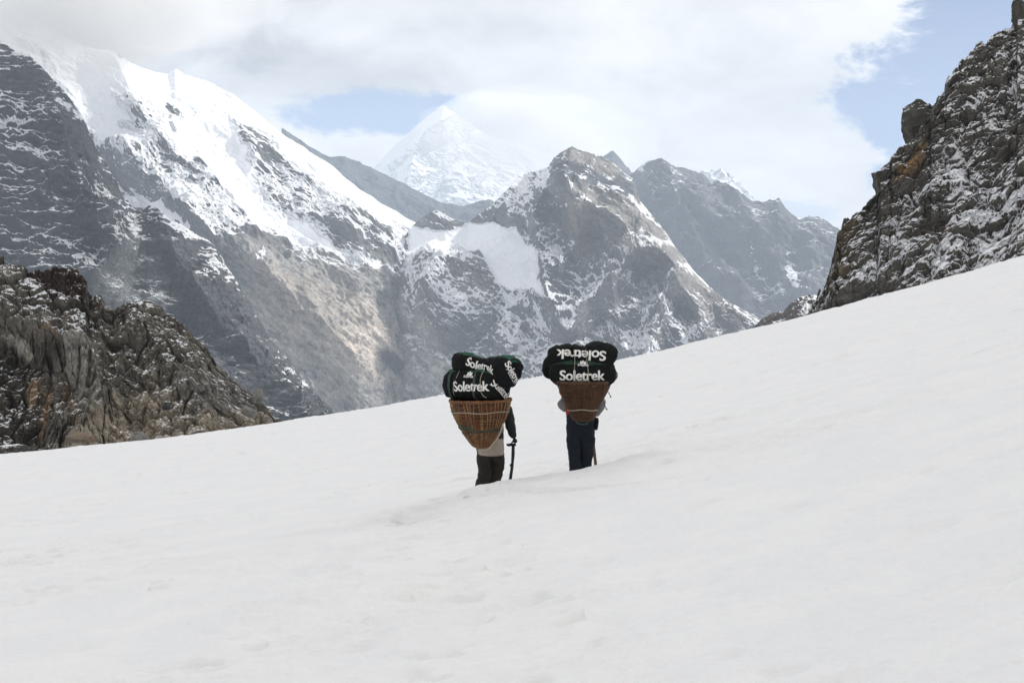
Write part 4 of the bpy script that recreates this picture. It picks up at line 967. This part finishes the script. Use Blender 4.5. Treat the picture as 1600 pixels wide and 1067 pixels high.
V, F = skinned([(a2(932, 652, .02), .03, .04), (a2(932.5, 662, .0), .028, .04), (a2(931, 672, .02), .02, .03)], [(0, 1), (1, 2)], 2); mesh_obj('pocket', wrinkle(V, F, .05, .006, 3), F, M_TROUSER2, root2)
cap_of(head2, M2, M_HAT, root2)
st = thing('walking_stick', 'plain brown wooden stick held beside the navy trousers', 'walking stick', tuple(a2(930.5, 730, .12)))
V, F = tube([curve_pts([a2(921.5, 654, .37), a2(925, 680, .30), a2(928, 700, .22), a2(932, 738, .10)], 30)], [.016, .018, .02, .021], 8); mesh_obj('shaft', wrinkle(V, F, .07, .003, 5), F, M_WOOD, st)
V, F = tube([[a2(917, 655, .36), a2(926, 654, .38)]], .02, 8); mesh_obj('handle', V, F, M_WOOD, st)
b2, S2, ring2 = basket('woven_basket', 'dark reddish brown basket narrowing to a small base above the navy trousers', a2(911.5, 595, BD), a2(911, 658, BD + .03), 41 * K2,
    [(0, 1.0), (.15, .93), (.3, .83), (.45, .73), (.6, .62), (.75, .53), (.88, .45), (.96, .38), (1.0, .22)], 54, 34, (M_CANE2, M_CANE2L, M_LINER2), 7)
ring2(.74, .05, math.pi * .5, .006, M_CORD, 'cord', amp=.008)
V, F = tube([curve_pts([a2(899, 658, BD - .16), a2(903, 661.5, BD - .18), a2(912, 663, BD - .2), a2(919, 660.5, BD - .16)], 20)], .008, 6); mesh_obj('cord', V, F, M_WEBBING, b2)
V, F = tube([curve_pts([a2(939, 615, BD - .1), a2(943, 628, BD), a2(947, 638, BD + .05), a2(949, 640, BD + .05)], 20), curve_pts([a2(950, 612, BD), a2(953, 617, BD), a2(954.5, 621, BD)], 8)], [.006, .006, .006, .012], 6); mesh_obj('strap', V, F, M_WEBBING, b2)

cb = a2(909, 583, BD)
bag3, bv3, fr3 = duffel('duffel_bag', 'lower dull green and black duffel lying level on the dark reddish basket', [a2(861, 578, BD + .05), a2(885, 582, BD), a2(909, 583.5, BD), a2(935, 583, BD), a2(960, 581, BD + .05)],
    [.15, .205, .215, .215, .21, .16], [.18, .23, .25, .25, .23, .18], M_BAG2, 41, green=(32, 118), squeeze=((.35, .03, .05), (.56, .03, .05)), p=4, nose=2.5); bag3['group'] = GB
print_on(bag3, bv3, text_shape('Soletrek', .205, .028, .96), a2(909.5, 587.5, BD - .3), (1, 0, 0), upv, sx=.90, sy=.92)
print_on(bag3, bv3, emblem_shape(.07), a2(911, 571.5, BD - .2), (1, 0, 0), np.array([0, .7, 1.]), name='emblem', off=.007)
bag4, bv4, fr4 = duffel('duffel_bag', 'upper black duffel with upside down lettering, pinched by two cords', [a2(862, 560, BD + .12), a2(880, 556, BD + .03), a2(905, 555, BD), a2(935, 554, BD), a2(958, 561, BD + .06)],
    [.15, .155, .155, .125, .165, .175, .17], [.2, .22, .2, .2, .23, .22], M_BAG2, 47, green=(150, 210), squeeze=((.345, .022, .17), (.545, .022, .17)), p=5, nose=2.5, wrk=.016); bag4['group'] = GB
print_on(bag4, bv4, text_shape('Soletrek', .225, .028, .96), a2(909.5, 551, BD - .3), (-1, 0, .06), (0, -.25, -1.), sx=.90, sy=.80)
bag5, bv5, fr5 = duffel('duffel_bag', 'black duffel mostly hidden behind the two stacked ones, its end poking out', [a2(857, 572, BD + .20), a2(885, 575, BD + .42), a2(912, 575, BD + .55)],
    [.165, .18, .17], [.16, .18, .16], M_BAG2, 49, green=(150, 210), p=5, nose=2.4); bag5['group'] = GB
print_on(bag5, bv5, text_shape('Soletrek', .13, .028, .96), a2(857.5, 580, BD + .02), (.05, .1, 1), (-1, .6, 0), sx=.9, sy=.9)
V, F = tube([curve_pts([a2(959, 580, BD + .1), a2(964, 583, BD + .1), a2(963.5, 590, BD + .1), a2(960, 594, BD + .1)], 16)], .012, 6); mesh_obj('grab_handle', V, F, M_GREY, bag3)
dd = D2 + BD - .25
_, bvb2 = None, BVHTree.FromPolygons([Vector(tuple(S2(h, a, 1.02))) for h in np.linspace(0, 1, 20) for a in np.linspace(0, 2 * math.pi, 40)], [(i * 40 + k, i * 40 + k + 1, (i + 1) * 40 + k + 1, (i + 1) * 40 + k) for i in range(19) for k in range(39)])
cord('left of the two pale cords tied down over the level duffels', drape([bv3, bv4, bvb2], [(896.5, 547), (897.5, 553), (898, 560), (898, 568), (897.5, 578), (897, 588), (896.5, 596), (893, 600)], a2, dd))
cord('right of the two pale cords tied down over the level duffels', drape([bv3, bv4, bvb2], [(915, 545), (916.5, 552), (917, 560), (917.5, 568), (919, 578), (919.5, 588), (920, 595), (928, 604)], a2, dd))
cord('thin pale cord joining the two tie cords along the basket rim', drape([bv3, bvb2], [(897, 595), (904, 595.5), (912, 595.5), (920, 595)], a2, dd), .004)

# ------------------------------------------------------------------ single rocks
def rock_mat(name, c1, c2, snow=.0):
    m, t, b, out = principled(name); geo = t.new('ShaderNodeNewGeometry'); pos = geo.outputs['Position']
    n1 = t.noise(pos, .9, 5, .6, .5); n2 = t.noise(pos, 6, 5, .65)
    c = t.mix(t.ramp(n1, .38, .62), (*c1, 1), (*c2, 1)); k = t.math('ADD', .45, t.math('MULTIPLY', n2, 1.1)); cc = t.new('ShaderNodeCombineColor'); [t.l.new(k, cc.inputs[i]) for i in range(3)]
    c = t.mix(1.0, c, cc.outputs[0], 'MULTIPLY')
    if snow:
        sp = t.new('ShaderNodeSeparateXYZ'); t.l.new(geo.outputs['Normal'], sp.inputs[0]); f = t.ramp(t.math('ADD', sp.outputs[2], t.math('MULTIPLY', t.math('SUBTRACT', n2, .5), 1.2)), 1 - snow - .06, 1 - snow + .06); c = t.mix(f, c, (.8, .82, .85, 1))
    t.l.new(c, b.inputs['Base Color']); b.inputs['Roughness'].default_value = .85
    bp = t.new('ShaderNodeBump'); bp.inputs['Distance'].default_value = .12; t.l.new(n2, bp.inputs['Height']); t.l.new(bp.outputs[0], b.inputs['Normal'])
    return m
def boulder(label, px, py, d, w_, h_, seed, mat, rot=0.0, cuts=15):
    bm = bmesh.new(); bmesh.ops.create_cube(bm, size=2); rs = np.random.RandomState(seed)
    for _ in range(cuts):
        n = rs.normal(size=3); n /= np.linalg.norm(n); co = n * rs.uniform(.80, 1.12)
        r = bmesh.ops.bisect_plane(bm, geom=bm.verts[:] + bm.edges[:] + bm.faces[:], plane_co=co, plane_no=n, clear_outer=True)
        ed = [e for e in bm.edges if e.is_boundary]
        if ed: bmesh.ops.holes_fill(bm, edges=ed, sides=0)
    bmesh.ops.triangulate(bm, faces=bm.faces[:]); bmesh.ops.subdivide_edges(bm, edges=bm.edges[:], cuts=5, use_grid_fill=True)
    bmesh.ops.recalc_face_normals(bm, faces=bm.faces[:])
    P = np.array([v.co[:] for v in bm.verts]); F = [tuple(v.index for v in f.verts) for f in bm.faces]; bm.free()
    s_ = d / FPX; P = P + (fbm(P * 1.6 + seed, 5, seed, gain=.65) * .30)[:, None] * P; c, sn = math.cos(rot), math.sin(rot)
    P = P * np.array([w_ * s_ / 2, w_ * s_ / 2, h_ * s_ / 2]); P = np.stack([P[:, 0] * c - P[:, 2] * sn, P[:, 1], P[:, 0] * sn + P[:, 2] * c], 1)
    o = mesh_obj('boulder', P + W(px, py, d), F, mat, smooth=False); o['label'] = label; o['category'] = 'boulder'; return o
RM_DARK = rock_mat('dark_boulder', (.035, .034, .03), (.062, .056, .045), .16); RM_PALE = rock_mat('pale_boulder', (.20, .20, .185), (.13, .125, .115)); RM_OCHRE = rock_mat('ochre_boulder', (.22, .15, .09), (.13, .105, .08))
RM_BLACK = rock_mat('black_boulder', (.025, .025, .025), (.05, .045, .04), .12); RM_RUST = rock_mat('rusty_boulder', (.14, .06, .035), (.08, .05, .04), .2)
boulder('dark square block jutting from the skyline of the steep snowy slope', 1436, 194, 139, 58, 66, 3, RM_DARK, .55)
boulder('dark rounded rock on the skyline below the jutting block', 1390, 288, 133, 44, 44, 5, RM_DARK, .2)
boulder('upright rock tower at the very top of the steep slope', 1595, 22, 143, 26, 46, 12, RM_DARK, .1)
boulder('pale grey upright rock at the lower edge of the stony slope', 404, 618, 119, 15, 22, 15, RM_PALE, -.3)
boulder('ochre flat slab at the foot of the folded rock slabs', 128, 684, 106, 44, 15, 17, RM_OCHRE, -.15)
boulder('snow flecked black rock in the corner of the stony slope', 20, 702, 104, 40, 16, 21, RM_BLACK, .05)
boulder('pale boulder half way along the lower stony slope', 222, 683, 106, 26, 14, 25, RM_PALE, -.2)
boulder('dark squat rock in the scree of the stony slope', 263, 634, 112, 20, 13, 27, RM_BLACK, 0)
boulder('broad pale rock near the low end of the stony slope', 388, 643, 113, 22, 14, 29, RM_PALE, -.35)
# ------------------------------------------------------------------ air
def haze_box():
    bm = bmesh.new(); bmesh.ops.create_cube(bm, size=1)
    me = bpy.data.meshes.new('haze'); bm.to_mesh(me); bm.free()
    o = bpy.data.objects.new('haze', me); COL.objects.link(o)
    lo = Vector((-6500, -400, -900)); hi = Vector((6500, 11900, 1950))
    o.location = (lo + hi) / 2; o.scale = hi - lo; o['kind'] = 'stuff'; o['label'] = 'thin bluish mountain air between the camera and the peaks'; o['category'] = 'haze'
    m = bpy.data.materials.new('mountain_air'); m.use_nodes = True; t = NT(m.node_tree); t.n.clear()
    v = t.new('ShaderNodeVolumePrincipled'); v.inputs['Color'].default_value = (.72, .84, 1.0, 1); v.inputs['Density'].default_value = HAZE
    ot = t.new('ShaderNodeOutputMaterial'); t.l.new(v.outputs[0], ot.inputs['Volume'])
    me.materials.append(m)
HAZE = 7.6e-5
haze_box()

def lumpy(name, loc, radii, density, seed, lump=.22, color=(.97, .98, 1), sub=5, cell=1.1, **props):
    bm = bmesh.new(); bmesh.ops.create_icosphere(bm, subdivisions=sub, radius=1)
    P = np.array([v.co[:] for v in bm.verts]); n = fbm(P * cell + seed, 5, seed, gain=.55); P = P * (1 + lump * 2 * n)[:, None] * np.array(radii)
    for v, p in zip(bm.verts, P): v.co = p
    for f in bm.faces: f.smooth = True
    me = bpy.data.meshes.new(name); bm.to_mesh(me); bm.free()
    o = bpy.data.objects.new(name, me); COL.objects.link(o); o.location = loc
    m = bpy.data.materials.new(name + '_vapour'); m.use_nodes = True; t = NT(m.node_tree); t.n.clear()
    v = t.new('ShaderNodeVolumePrincipled'); v.inputs['Color'].default_value = (*color, 1); v.inputs['Density'].default_value = density
    ot = t.new('ShaderNodeOutputMaterial'); t.l.new(v.outputs[0], ot.inputs['Volume']); me.materials.append(m)
    o['kind'] = 'stuff'
    for k, q in props.items(): o[k] = q
    return o
def up_sun(x, y, z, top=2350):
    k = (top - z) / sun_dir.z
    return (x + sun_dir.x * k, y + sun_dir.y * k, top)
# clouds placed out of view to shade the glacier and the dark mountain
lumpy('cloud', up_sun(0, 60, 0), (520, 420, 150), .0065, 5, label='grey cloud overhead that shades the snow slope', category='cloud')
lumpy('cloud', up_sun(-560, 1450, 350), (430, 420, 150), .008, 9, label='unseen grey cloud added to shade the dark mountain', category='cloud')

def mist(px, py, d, rx, rz, ry, dens, seed, label):
    p = W(px, py, d); lumpy('mist', tuple(p), (rx * d / FPX, ry, rz * d / FPX), dens, seed, .25, (1, 1, 1), 5, 1.4, label=label, category='mist')
mist(60, -10, 3200, 260, 140, 300, .0038, 13, 'wide thin mist drifting over the upper left flank of the snow mountain')
mist(70, -20, 3230, 170, 95, 220, .0026, 14, 'denser mist in the upper left corner of the valley')
mist(210, 5, 3330, 210, 70, 240, .0028, 15, 'mist hanging along the top ridge of the snow mountain')
mist(825, 225, 9300, 190, 80, 400, .0013, 17, 'wide white mist hiding the right side of the far white summit')
mist(835, 225, 9320, 110, 48, 260, .0022, 18, 'dense core of the mist beside the far white summit')
mist(775, 175, 9300, 80, 30, 300, .0026, 19, 'small white mist wisp just right of the far white summit')
